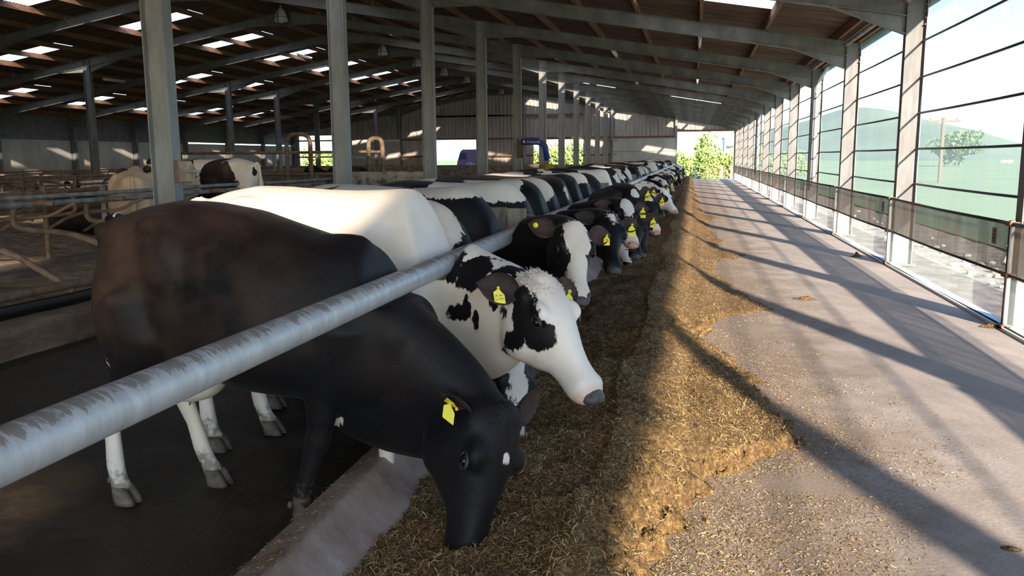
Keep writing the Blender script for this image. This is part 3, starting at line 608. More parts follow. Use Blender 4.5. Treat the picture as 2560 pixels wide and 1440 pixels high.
# ================================================================ COWS
def ringloft(rings, n=20):
    """rings: (centre, side, up, w, a, b, e) -> closed shell"""
    V = []; F = []
    for (c, s, u, w, a, b, e) in rings:
        for k in range(n):
            t = 2*PI*k/n; cc, ss = math.cos(t), math.sin(t)
            y = w*math.copysign(abs(cc)**e, cc); z = (a if ss >= 0 else b)*math.copysign(abs(ss)**e, ss)
            V.append(tuple(c + s*y + u*z))
    m = len(rings)
    for i in range(m-1):
        for k in range(n):
            a_ = i*n+k; b_ = i*n+(k+1) % n; F.append((a_, b_, b_+n, a_+n))
    F.append(tuple(range(n))[::-1]); F.append(tuple((m-1)*n+k for k in range(n)))
    return V, F
def V3(*a): return Vector(a)
HEADR = [(-.07,.055,.13,.085,.9),(-.03,.090,.165,.115,.85),(.0,.105,.21,.130,.85),(.05,.110,.245,.138,.82),(.11,.105,.265,.142,.82),(.16,.097,.262,.136,.82),(.22,.084,.238,.115,.85),(.28,.068,.20,.094,.85),(.34,.050,.15,.073,.85),(.40,.036,.135,.068,.85),(.45,.030,.128,.076,.82),(.50,.024,.118,.084,.82),(.535,.012,.103,.080,.85),(.56,-.008,.085,.060,.95),(.572,-.025,.062,.035,1)]
def bez(P, t): return P[0]*(1-t)**3+P[1]*3*t*(1-t)**2+P[2]*3*t*t*(1-t)+P[3]*t**3
BODY = [(-.83,1.30,1.10,.06,1.20),(-.79,1.36,.98,.14,1.16),(-.70,1.40,.82,.21,1.10),(-.57,1.44,.72,.25,1.06),(-.40,1.47,.67,.275,1.03),(-.21,1.465,.63,.31,.98),
        (.0,1.45,.59,.345,.95),(.19,1.445,.58,.355,.95),(.36,1.45,.575,.335,.96),(.50,1.46,.56,.29,.98),(.62,1.42,.545,.245,.96),(.72,1.31,.57,.215,.93),(.80,1.16,.63,.17,.88)]
def cow_mesh(name, poll, muzzle, up, voxel=.02, legs=True, spot=None, legx=(0,0,0,0), smooth=5, neck_sag=.0, n0=.0, crest=.0, thick=1.15, railx=None, drop=0.0, big=1.0, nb=.34, k2=.26, udder=True, pink=0.0, mat=None):
    """poll, muzzle, up in the cow's own frame (x forward, y to its left, z up). returns mesh data + head frame"""
    poll = Vector(poll); muzzle = Vector(muzzle); hf = (muzzle-poll).normalized(); up = Vector(up); hu = (up-hf*up.dot(hf)).normalized(); hs = hu.cross(hf)
    S = (muzzle-poll).length/.555; S = min(max(S, .85), 1.15)*big
    X0, Y1, Z1 = V3(1,0,0), V3(0,1,0), V3(0,0,1)
    MBs = MB()
    sm = lambda x: (lambda t: t*t*(3-2*t))(min(1, max(0, (x+.15)/.7)))
    MBs.add(*ringloft([(V3(x,0,zc), Y1, Z1, w, zt-zc-drop*sm(x), zc-zb, .86) for (x,zt,zb,w,zc) in BODY], 24))
    # neck
    hb = poll+hf*.03*S-hu*.02*S
    P = [V3(.50,0,1.04-drop), V3(.84,0,.82+n0), hb-hf*k2+V3(0,0,-neck_sag)-hu*.12, hb]
    Nn = 12; neck = []
    for i in range(Nn+1):
        t = i/Nn; c = bez(P, t); d = (bez(P, min(t+.02, 1))-bez(P, max(t-.02, 0))).normalized()
        u0 = Z1*(1-t)+hu*t*1.0; u = (u0-d*u0.dot(d)); u = u.normalized() if u.length > 1e-3 else Z1; s = u.cross(d)
        e = t**thick
        neck.append((c, s, u, .195*(1-e)+.11*e, (.30+crest*4*t*(1-t))*(1-e)+.105*e, .98*nb*(1-e)+.20*e+(nb-.34)*4*t*(1-t), .9))
    MBs.add(*ringloft(neck, 20))
    HF = lambda x, y, z: poll+(hf*x+hs*y+hu*z)*S
    MBs.add(*ringloft([(HF(x,0,(a-b)/2), hs, hu, w*S, (a+b)/2*S, (a+b)/2*S, e) for (x,a,b,w,e) in HEADR], 20))
    RM = Matrix((hf, hs, hu)).transposed()
    def eh(x, y, z, a, b, c): MBs.ball(HF(x,y,z), (a*S,b*S,c*S), 14, 10, RM)
    for sg in (-1, 1):
        eh(.145, sg*.108, .055, .056, .036, .038); eh(.13, sg*.080, -.14, .12, .058, .11); eh(.30, sg*.045, -.06, .11, .035, .06)
        eh(.49, sg*.045, -.012, .045, .036, .034); eh(.02, sg*.10, .02, .05, .045, .045)
    eh(-.005, 0, .080, .060, .070, .042); eh(.46, 0, -.095, .07, .05, .035)
    def eb(c, r): MBs.ball(c, r, 14, 10)
    for sg in (-1, 1):
        eb((-.36, sg*.20, 1.365), (.13,.075,.055)); eb((-.765, sg*.105, 1.325), (.06,.045,.05)); eb((.50, sg*.185, 1.06-drop*.9), (.14,.085,.24))
        eb((-.56, sg*.155, .96), (.25,.12,.36)); eb((.72, sg*.13, .92), (.13,.09,.14)); eb((-.28, sg*.27, 1.2), (.12,.06,.16))
    eb((.73, 0, .66), (.13,.12,.14)); eb((-.79, 0, 1.37), (.08,.035,.04)); eb((.46, 0, 1.415-drop*.8), (.16,.06,.045))
    if udder: eb((-.42, 0, .64), (.22,.17,.15))
    feet = []
    if legs:
        fr = [(.54,.19,1.0,.15),(.53,.185,.80,.120),(.545,.175,.62,.078),(.565,.17,.47,.052),(.565,.165,.43,.058),(.555,.165,.37,.046),(.55,.165,.24,.036),(.545,.165,.16,.043),(.56,.165,.10,.043),(.58,.165,.055,.050)]
        hr = [(-.58,.19,1.05,.165),(-.47,.20,.84,.135),(-.55,.185,.69,.095),(-.67,.17,.57,.062),(-.735,.165,.51,.056),(-.735,.165,.45,.050),(-.71,.165,.32,.038),(-.70,.165,.19,.044),(-.685,.165,.12,.042),(-.66,.165,.055,.052)]
        for li, (pts, sg) in enumerate(((fr,-1),(fr,1),(hr,-1),(hr,1))):
            dx = legx[li]
            q = [(x+dx*(1-z/1.05)**1.0, sg*y, z, r) for (x,y,z,r) in pts]
            rings = []
            for i, (x,y,z,r) in enumerate(q):
                a_ = V3(*q[max(i-1,0)][:3]); b_ = V3(*q[min(i+1,len(q)-1)][:3]); d = (b_-a_).normalized(); f_ = (X0-d*X0.dot(d)).normalized(); s_ = d.cross(f_)
                rings.append((V3(x,y,z), s_, f_, r*.85, r*1.12, r*1.12, 1))
            MBs.add(*ringloft(rings, 14)); feet.append((q[-1][0], q[-1][1]))
    me = bpy.data.meshes.new(name); me.from_pydata(MBs.V, [], MBs.F); me.update()
    ob = bpy.data.objects.new('tmp', me); C.objects.link(ob)
    md = ob.modifiers.new('r', 'REMESH'); md.mode = 'VOXEL'; md.voxel_size = voxel; md.use_smooth_shade = True
    dg = bpy.context.evaluated_depsgraph_get(); dg.update()
    m2 = bpy.data.meshes.new_from_object(ob.evaluated_get(dg)); bpy.data.objects.remove(ob); bpy.data.meshes.remove(me)
    m2.name = name
    nv = len(m2.vertices); co = np.empty(nv*3); m2.vertices.foreach_get('co', co); co = co.reshape(-1, 3)
    ne = len(m2.edges); ed = np.empty(ne*2, dtype=np.int64); m2.edges.foreach_get('vertices', ed); ed = ed.reshape(-1, 2)
    deg = np.bincount(ed.ravel(), minlength=nv)[:, None].astype(float)
    def lap(x):
        s = np.zeros_like(x)
        for d_ in range(3):
            s[:, d_] = np.bincount(ed[:,0], x[ed[:,1], d_], nv)+np.bincount(ed[:,1], x[ed[:,0], d_], nv)
        return s/deg
    P_, Hf, Hs, Hu = map(np.array, (poll, hf, hs, hu))
    loc = np.stack([(co-P_)@Hf, (co-P_)@Hs, (co-P_)@Hu], -1)/S
    headw = np.clip((loc[:,0]+.02)/.1, 0, 1)[:,None]*(np.linalg.norm(loc-[.25,0,0], axis=1) < .5)[:,None]
    lowleg = (co[:,2] < .55)[:,None]
    k = max(1, int(smooth*(.02/voxel)**1.4))
    for it in range(k*2):
        w_ = .6 if it % 2 == 0 else -.58 if it < k else .6
        l = lap(co); step = np.where(headw > .5, .35, np.where(lowleg, .25, 1.0))
        co = co+(l-co)*(.55)*step
    if railx is not None:                                       # the coat gives way under the rail the neck is pushed against
        rx, rz = railx; dx = np.abs(co[:,0]-rx); cap = rz+3.2*np.clip(dx-.050, 0, 9)
        near_ = (dx < .34) & (co[:,2] > rz-.10); co[:,2] = np.where(dx < .3, np.minimum(co[:,2], cap), co[:,2])
        for it in range(int(9*(.02/voxel)**1.5)+1):
            l = lap(co); co = np.where(near_[:,None], co+(l-co)*.5, co)
        co[:,2] = np.where(dx < .3, np.minimum(co[:,2], rz+3.2*np.clip(dx-.040, 0, 9)), co[:,2])
    m2.vertices.foreach_set('co', co.ravel())
    # patch fields
    loc = np.stack([(co-P_)@Hf, (co-P_)@Hs, (co-P_)@Hu], -1)/S
    cs = np.array([tuple(r[0]) for r in neck]); ss = np.array([tuple(r[1]) for r in neck]); us = np.array([tuple(r[2]) for r in neck])
    d2 = ((co[:,None,:]-cs[None])**2).sum(-1); ni = d2.argmin(1)
    tn = ni/Nn; rel = co-cs[ni]; nk = np.stack([tn, (rel*ss[ni]).sum(1), (rel*us[ni]).sum(1)], -1)
    # refine neck parameter
    L = np.linalg.norm(cs[1:]-cs[:-1], axis=1).sum(); tg = np.gradient(cs, axis=0); tg /= np.linalg.norm(tg, axis=1)[:,None]
    nk[:,0] = tn+(rel*tg[ni]).sum(1)/L
    ishead = (loc[:,0] > -.03) & (np.abs(loc[:,1]) < .2) & (np.abs(loc[:,2]) < .3) & (loc[:,0] < .7)
    isneck = (~ishead) & (nk[:,0] > .22) & (co[:,0] > .62)
    sp = np.full(nv, 1.0)
    if spot is not None: sp = spot(co, nk, loc, ishead, isneck)
    a = m2.attributes.new('spot', 'FLOAT', 'POINT'); a.data.foreach_set('value', sp.astype(np.float32))
    mud = np.clip((.42-co[:,2])/.35, 0, 1)*.75 if legs else np.zeros(nv)
    mud = mud*(~ishead)*(~isneck)
    a = m2.attributes.new('mud', 'FLOAT', 'POINT'); a.data.foreach_set('value', mud.astype(np.float32))
    ru = np.clip((.55-co[:,0])/.6, 0, 1)*np.clip((co[:,2]-.72)/.35, 0, 1)*np.clip((co[:,0]+.82)/.12, 0, 1)*(~ishead)  # upper rear body: brown hair tint plus skylight sheen painted as colour
    a = m2.attributes.new('brown_sheen', 'FLOAT', 'POINT'); a.data.foreach_set('value', ru.astype(np.float32))
    pk = np.clip((loc[:,0]-.50)/.04, 0, 1)*ishead*pink+np.exp(-((co-np.array([-.42,0,.56]))**2).sum(1)/.02)*(.3 if legs else 0)
    a = m2.attributes.new('pink', 'FLOAT', 'POINT'); a.data.foreach_set('value', np.clip(pk,0,1).astype(np.float32))
    m2.polygons.foreach_set('use_smooth', [True]*len(m2.polygons)); m2.update()
    m2.materials.clear(); m2.materials.append(mat or MAT['hide'])
    return dict(me=m2, HF=HF, hf=hf, hs=hs, hu=hu, S=S, feet=feet, RM=RM)
def ell(p, c, r):                        # signed depth inside an ellipsoid, metres
    q = (p-np.array(c))/np.array(r); return (1-np.linalg.norm(q, axis=1))*min(r)
def blobs(base, body=(), neck=(), head=()):
    """each blob: (centre, radii, +1 black / -1 white)"""
    def f(co, nk, loc, ih, ing):
        v = np.full(len(co), float(base))
        nk2 = nk.copy()
        for m_, P_, L_ in ((~ih & ~ing, co, body), (ing, nk2, neck), (ih, loc, head)):
            x = v[m_]; p = P_[m_]
            for (c, r, s) in L_:
                d = ell(p, c, r)
                x = np.maximum(x, d) if s > 0 else np.minimum(x, -d)
            v[m_] = x
        return v
    return f
def child(name, m, parent, mat, smooth=True):
    return mesh_obj(name, m.V, m.F, mat, parent, smooth=smooth)
def earmesh(HF, hf, hs, hu, S, sg, droop=.25, back=.25, size=1.0, twist=0.0):
    base = HF(.012, sg*.118, .02)
    d = (hs*sg*1.0-hu*droop-hf*back).normalized(); fw = (hf-d*hf.dot(d)).normalized(); n_ = d.cross(fw)*sg
    if n_.dot(hu) < 0: n_ = -n_
    L = .205*S*size; Wd = .074*S*size; V = []; F = []; nu, nvv = 10, 8
    # cup opens forwards and down
    opn = (fw*math.sin(.45+twist)+n_*math.cos(.45+twist)).normalized(); wd = d.cross(opn)
    for sh in (0, 1):
        for i in range(nu+1):
            t = i/nu; w = Wd*(math.sin(PI*min(1,(t*.93+.10)))**.75)*(1.0 if t > .15 else .6+.4*t/.15)
            for j in range(nvv+1):
                s = -1+2*j/nvv
                cup = (.55*w*(s*s)-.4*w)*(1-t*.45)
                p = base+d*(L*t)+wd*(w*s)+opn*(cup)-(opn*.008*sh*(1-s*s*.9))
                V.append(tuple(p))
    m = (nu+1)*(nvv+1)
    for sh in (0, 1):
        for i in range(nu):
            for j in range(nvv):
                a = sh*m+i*(nvv+1)+j; f = (a, a+1, a+nvv+2, a+nvv+1); F.append(f if sh == 0 else f[::-1])
    for i in range(nu):
        for j in (0, nvv): a = i*(nvv+1)+j; F.append((a, a+nvv+1, a+nvv+1+m, a+m))
    for j in range(nvv): a = nu*(nvv+1)+j; F.append((a, a+1, a+1+m, a+m))
    q = MB(); q.V = V; q.F = F
    return q, base, d, wd, opn, L, Wd
def ear_tag(root, pos, across, down, out, text=None, size=1.0, name='ear_tag'):
    """yellow flag tag with the button on top"""
    a = across.normalized(); dn = down.normalized(); o = a.cross(dn)
    if o.dot(out) < 0: o = -o
    w, h = .028*size, .046*size
    prof = [(-.006,0),(-.007,.008),(-.012,.014),(-w*.9,.024*size),(-w,.030*size),(-w,.024*size+h),(-w*.93,.028*size+h),(w*.93,.028*size+h),(w,.024*size+h),(w,.030*size),(w*.9,.024*size),(.012,.014),(.007,.008),(.006,0)]
    V = [tuple(pos+a*x+dn*z+o*.002) for x, z in prof]+[tuple(pos+a*x+dn*z-o*.001) for x, z in prof]; n = len(prof)
    F = [tuple(range(n)), tuple(range(2*n-1, n-1, -1))]+[(i, (i+1) % n, (i+1) % n+n, i+n) for i in range(n)]
    m = MB(); m.V = V; m.F = F; m.ball(pos+o*.004, (.0085*size,)*3, 10, 6)
    t = child(name, m, root, MAT['tag'], False)
    if text:
        for li, (tx, sz) in enumerate(text):
            cu = bpy.data.curves.new('t', 'FONT'); cu.body = tx; cu.size = sz*size; cu.align_x = 'CENTER'; cu.extrude = .0004
            ob = bpy.data.objects.new('t', cu); C.objects.link(ob); dg = bpy.context.evaluated_depsgraph_get(); dg.update()
            me = bpy.data.meshes.new_from_object(ob.evaluated_get(dg)); bpy.data.objects.remove(ob); bpy.data.curves.remove(cu)
            # letters face outwards
            rt = dn.cross(o) ; rt = rt if rt.cross(-dn).dot(o) > 0 else -rt
            c = pos+dn*((.040+.019*li)*size)+o*.0026
            Mx = Matrix((rt, -dn, o)).transposed().to_4x4(); Mx.translation = c; me.transform(Mx); me.materials.append(MAT['ink'])
            ob = bpy.data.objects.new('tag_number', me); C.objects.link(ob); ob.parent = t
    return t
def eye_parts(root, g, pinkrim=False):
    HF, S = g['HF'], g['S']
    for sg in (-1, 1):
        m = MB().ball(HF(.170, sg*.1255, .022), (.0225*S, .0195*S, .0205*S), 16, 12, g['RM']); e = child('eye', m, root, MAT['eye'])
        m = MB()
        arc = [HF(.170+.031*math.cos(a), sg*(.130+.004*math.sin(a)), .022+.022*math.sin(a)) for a in np.linspace(.05*PI, .95*PI, 9)]
        m.tube(arc, [.004*S]+[.0085*S]*7+[.004*S], 8)
        arc = [HF(.170+.031*math.cos(a), sg*.127, .022+.020*math.sin(a)) for a in np.linspace(1.05*PI, 1.95*PI, 9)]
        m.tube(arc, [.003*S]+[.006*S]*7+[.003*S], 8)
        child('eyelid', m, e, MAT['lid'])
def muzzle_parts(root, g, mat):
    HF, S = g['HF'], g['S']
    V, F = ringloft([(HF(x,0,zc), g['hs'], (g['hu']*math.cos(.45)+g['hf']*math.sin(.45)), w*S, a*S, a*S, 1) for (x,zc,w,a) in
                    ((.500,-.030,.060,.040),(.535,-.034,.064,.046),(.562,-.038,.060,.043),(.577,-.042,.046,.033),(.583,-.044,.02,.015))], 24)
    m = MB(); m.V = V; m.F = F; p = child('muzzle', m, root, mat)
    for sg in (-1, 1):
        m = MB().ball(HF(.556, sg*.040, -.020), (.016*S,.011*S,.018*S), 12, 8, g['RM'])
        child('nostril', m, p, MAT['nostril'])
    m = MB().tube([HF(.545,-.055,-.098), HF(.562,-.03,-.090), HF(.568,0,-.088), HF(.562,.03,-.090), HF(.545,.055,-.098)], .005*S, 6); child('mouth_line', m, p, MAT['nostril'])
def hoof_parts(root, g, mat=None):
    for (x, y) in g['feet']:
        m = MB()
        for sg in (-1, 1):
            V, F = ringloft([(V3(x+dx, y+sg*.026, z), V3(0,1,0), V3(1,0,0), w, a, b, .9) for (dx,z,w,a,b) in ((0,.085,.022,.034,.040),(.008,.055,.026,.048,.045),(.018,.02,.028,.062,.05),(.022,.0,.029,.066,.05))], 14)
            m.add(V, F); m.ball((x-.055, y+sg*.022, .115), (.014,.012,.018), 8, 6)
        child('hoof', m, root, MAT['hoof'])
def tail_part(root, mat, swing=.0):
    m = MB(); pts = [V3(-.76,0,1.375), V3(-.835,0,1.34), V3(-.865,swing*.3,1.2), V3(-.865,swing*.7,.95), V3(-.855,swing,.72), V3(-.85,swing,.62)]
    m.tube(fillet(pts, .08), [.036]+[.026]*(len(fillet(pts,.08))-2)+[.016], 8); t = child('tail', m, root, mat)
    m = MB(); rg = np.random.default_rng(3)
    for i in range(26):
        a = rg.uniform(0, 2*PI); r = rg.uniform(.0, .02); x0 = V3(-.85+r*math.cos(a), swing+r*math.sin(a), .68+rg.uniform(-.04,.04)); x1 = x0+V3(rg.uniform(-.03,.03), rg.uniform(-.03,.03), -rg.uniform(.16,.26))
        m.tube([x0, (x0+x1)/2+V3(rg.uniform(-.012,.012),rg.uniform(-.012,.012),0), x1], [.005,.006,.001], 5)
    child('tail_switch', m, t, MAT['black_hair'])
def hair_tuft(root, g, mat, n=260, seed=1, L=.035, where=(0,.085), spread=(.05,.065)):
    rg = np.random.default_rng(seed); HF, S = g['HF'], g['S']; m = MB()
    for i in range(n):
        x = where[0]+rg.normal()*spread[0]; y = rg.normal()*spread[1]*.7; y = max(-.10, min(.10, y))
        z = where[1]+.028-(x-where[0])**2*3-y*y*4
        p = HF(x, y, z-.004); d = (g['hu']*rg.uniform(-.12,.12)+g['hf']*(rg.uniform(-1,.9))+g['hs']*(y*9+rg.uniform(-.8,.8))).normalized()
        l = L*rg.uniform(.6,1.25); c = (g['hf']*rg.uniform(-1,1)+g['hs']*rg.uniform(-1,1))*l*.45
        q = p+d*l*.55; e = q+d*l*.25+c
        m.tube([p, q, e], [.0021, .0017, .0004], 3, cap=False)
    child('poll_hair', m, root, mat)['kind'] = 'stuff'
def place_cow(name, g, loc, rz, scale, label, group=None, hooves=True, tail=True, mat=None, nose='nose_dark', eyes=True, ears=True, droop=.25, back=.3, category='cow', hairmat=None, earmat='ear_black', eartwist=0.0, earsize=1.0, swing=0.0):
    r = empty(name, loc, rz); r.scale = (scale,)*3; tag(r, label, category, group)
    b = bpy.data.objects.new('body', g['me']); C.objects.link(b); b.parent = r
    e = []
    if eyes: eye_parts(r, g); muzzle_parts(r, g, MAT[nose])
    if ears:
        for sg in (-1, 1):
            pick = lambda v: v[0 if sg < 0 else 1] if isinstance(v, tuple) else v
            q = earmesh(g['HF'], g['hf'], g['hs'], g['hu'], g['S'], sg, pick(droop), pick(back), pick(earsize), pick(eartwist)); o = child('ear', q[0], r, MAT[earmat]); o.data.materials.append(MAT['ear_inner']); o.data.polygons.foreach_set('material_index', [1 if i < 80 else 0 for i in range(len(o.data.polygons))]); e.append(q)
    if hooves and g['feet']: hoof_parts(r, g)
    if tail: tail_part(r, MAT[mat] if mat else g['me'].materials[0], swing)
    return r, e
def to_local(px, py, Yw, loc, rz, s):
    w = onY(px, py, Yw)-Vector(loc); c, sn = math.cos(-rz), math.sin(-rz)
    return Vector((w.x*c-w.y*sn, w.x*sn+w.y*c, w.z))/s
def dirl(v, rz):
    c, sn = math.cos(-rz), math.sin(-rz); v = Vector(v); return Vector((v.x*c-v.y*sn, v.x*sn+v.y*c, v.z))
def copy_tree(o, parent=None):
    c = o.copy(); C.objects.link(c)
    if parent is not None: c.parent = parent
    for ch in list(o.children): copy_tree(ch, c)
    return c
HS = 1.06
# ---- hero cows: (own frame: x forward, y left, z up)
def mk(name, X, Y, rz, poll_px, muz_px, up_world, scale=HS, voxel=.016, **kw):
    loc = (X, Y, 0); p = to_local(poll_px[0], poll_px[1], poll_px[2], loc, rz, scale); m = to_local(muz_px[0], muz_px[1], muz_px[2], loc, rz, scale)
    print(name, 'headlen', round((m-p).length*scale, 2), 'poll', [round(v, 2) for v in p])
    rx = ((-1.315-X)/math.cos(rz))/scale
    return cow_mesh(name, p, m, dirl(up_world, rz), voxel=voxel, railx=(rx, 1.105/scale), **kw), loc, rz, scale

# 1 nearest, black, head down in the feed
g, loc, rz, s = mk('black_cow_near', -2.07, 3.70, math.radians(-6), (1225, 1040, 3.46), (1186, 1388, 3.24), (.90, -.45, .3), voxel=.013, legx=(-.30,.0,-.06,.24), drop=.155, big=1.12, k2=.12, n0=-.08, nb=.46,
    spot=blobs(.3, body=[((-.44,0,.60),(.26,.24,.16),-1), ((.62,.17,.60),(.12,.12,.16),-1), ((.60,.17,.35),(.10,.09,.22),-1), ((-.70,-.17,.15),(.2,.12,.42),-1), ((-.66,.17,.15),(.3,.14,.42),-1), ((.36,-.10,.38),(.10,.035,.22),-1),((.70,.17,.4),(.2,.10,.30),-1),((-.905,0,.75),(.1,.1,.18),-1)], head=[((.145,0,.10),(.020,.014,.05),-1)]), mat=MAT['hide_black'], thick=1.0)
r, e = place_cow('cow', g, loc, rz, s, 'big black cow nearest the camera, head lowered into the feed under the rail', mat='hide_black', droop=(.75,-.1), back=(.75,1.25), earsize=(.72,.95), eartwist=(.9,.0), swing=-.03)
hair_tuft(r, g, MAT['black_hair'], 300, 2, .032, where=(.01,.085), spread=(.03,.045))
q = e[0]
ear_tag(r, q[1]+q[2]*q[5]*.60+q[4]*.012, q[2], g['hf'], q[4]); ear_tag(r, q[1]+q[2]*q[5]*.38+q[4]*.012, q[3], q[2], q[4], name='ear_tag', size=.8)
# 2 rusty black with pale pink shoulder and a white blaze, face down, seen under the white cow's throat
g, loc, rz, s = mk('blaze_cow_hidden', -2.20, 5.36, math.radians(-10), (1262, 905, 4.78), (1302, 1150, 4.42), (.75, -.55, .25), voxel=.018, scale=1.02,
    spot=blobs(.3, body=[((.48,-.15,1.25),(.30,.35,.24),-1)], head=[((.28,0,.05),(.46,.062,.16),-1), ((.5,0,0),(.12,.2,.2),-1)], neck=[((.95,0,.1),(.08,.05,.1),-1)]), pink=.5, mat=MAT['hide_brownish'], k2=.1)
r, e = place_cow('cow', g, loc, rz, s, 'rusty black cow with pale shoulder, its white-striped face down beneath the white cow', droop=.3, nose='nose_pink')
# 3 white cow with black spots on neck and face, head raised
spots2 = blobs(-.3, body=[((.55,-.25,1.0),(.01,.01,.01),1)],
    neck=[((.36,-.16,.17),(.09,.16,.085),1), ((.58,-.12,.13),(.14,.2,.10),1), ((.82,-.09,.09),(.09,.2,.085),1), ((.48,-.16,-.05),(.085,.2,.05),1), ((.55,-.16,-.01),(.04,.2,.07),1), ((.64,-.15,-.10),(.03,.2,.04),1), ((.80,-.1,-.02),(.03,.1,.035),1)],
    head=[((.05,-.13,.03),(.09,.075,.06),1), ((.13,-.15,-.02),(.095,.10,.085),1), ((.215,-.15,-.02),(.085,.10,.085),1), ((.15,-.14,-.14),(.055,.10,.085),1), ((.145,-.14,-.245),(.018,.06,.018),1),
          ((.05,.13,.0),(.09,.06,.08),1), ((.18,.15,.0),(.08,.09,.09),1), ((.02,-.2,-.1),(.03,.1,.03),1)])
g, loc, rz, s = mk('white_cow_near', -2.08, 4.55, math.radians(-4), (1336, 734, 4.14), (1480, 960, 3.90), (.70, -.38, .72), voxel=.011, spot=spots2, legx=(0,.1,0,.15), pink=.55, n0=.0, neck_sag=.04, thick=1.6, nb=.42, big=1.10, scale=1.09, k2=.2)
r, e = place_cow('cow', g, loc, rz, s, 'white cow with black neck spots and black eye patch, head raised toward the feed', droop=(.42,.15), back=(.85,.05), earsize=1.0, nose='nose_dark')
hair_tuft(r, g, MAT['white_hair'], 2400, 5, .024, where=(.03,.082), spread=(.045,.06))
qa = e[0]; qb = e[1]
ear_tag(r, qa[1]+qa[2]*qa[5]*.50+qa[4]*.010, qa[2], Vector((0,0,-1))+g['hf']*.35, qa[4], [('UK 5601', .013), ('1x1761', .017)], .95)
ear_tag(r, qb[1]+qb[2]*qb[5]*.50+qb[4]*.010, qb[2], Vector((0,0,-1)), qb[4], None, 1.25)
# 4 rusty black cow with pale pink shoulder; face with broad white blaze looks at the camera
g, loc, rz, s = mk('blaze_cow_facing', -2.24, 6.18, math.radians(-6), (1428, 585, 5.62), (1455, 748, 5.25), (.50, -.80, .45), voxel=.014,
    spot=blobs(.3, body=[((.45,-.05,1.46),(.30,.25,.10),-1), ((-.2,-.1,1.4),(.25,.3,.15),-1)], head=[((.10,0,.08),(.17,.100,.2),-1), ((.35,0,.05),(.3,.06,.2),-1)]), mat=MAT['hide_brownish'], pink=.2, n0=.0)
r, e = place_cow('cow', g, loc, rz, s, 'black cow with a broad white blaze, its face turned straight to the camera', droop=.15, back=.3)
hair_tuft(r, g, MAT['white_hair'], 260, 6, .014, where=(.03,.082), spread=(.035,.045))
q = e[0]; m = MB().ball(q[1]+q[2]*q[5]*.72+q[4]*.015, (.018,.008,.018), 14, 8); child('ear_tag_button', m, r, MAT['tag'])
q = e[1]; ear_tag(r, q[1]+q[2]*q[5]*.75+q[4]*.01, q[2], Vector((0,0,-1)), q[4], [('1701', .02)], .9)
# 5.. other heads in the row
def row_cow(nm, X, Y, poll, muz, upw, lab, spot, mat, tags=(), nose='nose_dark', pink=0.0, voxel=.02, rz=0.0, tuft=None, sc=HS, **kw):
    g, loc, rz, s = mk(nm, X, Y, rz, poll, muz, upw, voxel=voxel, spot=spot, mat=mat, pink=pink, scale=sc)
    r, e = place_cow('cow', g, loc, rz, s, lab, nose=nose, droop=kw.get('droop', .2), back=.3)
    for (i, f, tx, sz) in tags:
        q = e[i]; ear_tag(r, q[1]+q[2]*q[5]*f+q[4]*.010, q[2], Vector((0,0,-1)), q[4], tx, sz)
    if tuft: hair_tuft(r, g, tuft, 160, 9, .022, where=(.03,.084), spread=(.03,.03))
    return r, g
# world direction towards the camera is roughly (.1,-1,.1)
row_cow('star_cow', -2.22, 7.45, (1520, 556, 7.35), (1538, 672, 6.95), (.45,-.8,.5), 'black cow with small white star and blank yellow ear tag, just beyond the blazed face',
    blobs(.3, body=[((.5,-.1,1.42),(.35,.25,.16),-1), ((.1,-.1,1.4),(.2,.35,.12),-1)], head=[((.06,0,.09),(.07,.036,.1),-1)]), MAT['hide'], [(1,.55,None,1.35)], tuft=MAT['white_hair'])
row_cow('pink_nose_cow', -2.19, 8.22, (1558, 520, 8.3), (1584, 608, 7.9), (.4,-.8,.5), 'black cow with long white forehead blaze, pink muzzle and tag 201797',
    blobs(.3, body=[((.25,-.1,1.40),(.28,.35,.22),-1), ((-.5,0,1.4),(.2,.4,.2),-1)], head=[((.12,0,.09),(.14,.062,.12),-1), ((.50,0,0),(.12,.2,.14),-1)]), MAT['hide'], [(1,.5,[('201797',.020)],1.2)], nose='nose_pink', pink=.8)
row_cow('mottled_cow', -2.19, 8.95, (1585, 545, 9.2), (1590, 632, 8.9), (.3,-.85,.4), 'black cow feeding low, its tagged ear below the pink-muzzled head',
    blobs(.3, body=[((.45,-.15,1.38),(.30,.3,.25),-1)], head=[]), MAT['hide_brownish'], [(1,.6,[('UK 1731',.014),('2x1731',.016)],1.25)])
row_cow('star_cow_far', -2.16, 9.9, (1577, 482, 10.2), (1600, 570, 9.9), (.4,-.8,.5), 'black cow with a square white forehead star looking over the blazed heads',
    blobs(.3, body=[((.75,-.1,1.3),(.10,.2,.12),-1)], head=[((.09,0,.09),(.055,.055,.1),-1)]), MAT['hide_brownish'], [(1,.6,[('UK 0101',.013),('1x1622',.016)],1.4)])
row_cow('dark_muzzle_cow', -2.16, 10.9, (1602, 540, 11.0), (1607, 636, 10.7), (.4,-.8,.45), 'plain black cow with dark wet muzzle, feeding before the white-nosed one',
    blobs(.3, body=[((-.3,0,1.4),(.4,.4,.15),-1)]), MAT['hide'], [])
row_cow('spot_nose_cow', -2.16, 12.0, (1618, 500, 12.2), (1643, 580, 11.9), (.4,-.8,.5), 'black cow with white-tipped pink nose and small forehead spot, yellow ear tag',
    blobs(.3, body=[((.35,0,1.38),(.38,.4,.12),-1), ((-.35,-.1,1.3),(.2,.4,.2),-1)], head=[((.06,0,.09),(.04,.04,.1),-1), ((.52,0,0),(.09,.2,.14),-1)]), MAT['hide'], [(1,.6,[('1622',.02)],1.3)], nose='nose_pink', pink=.6)
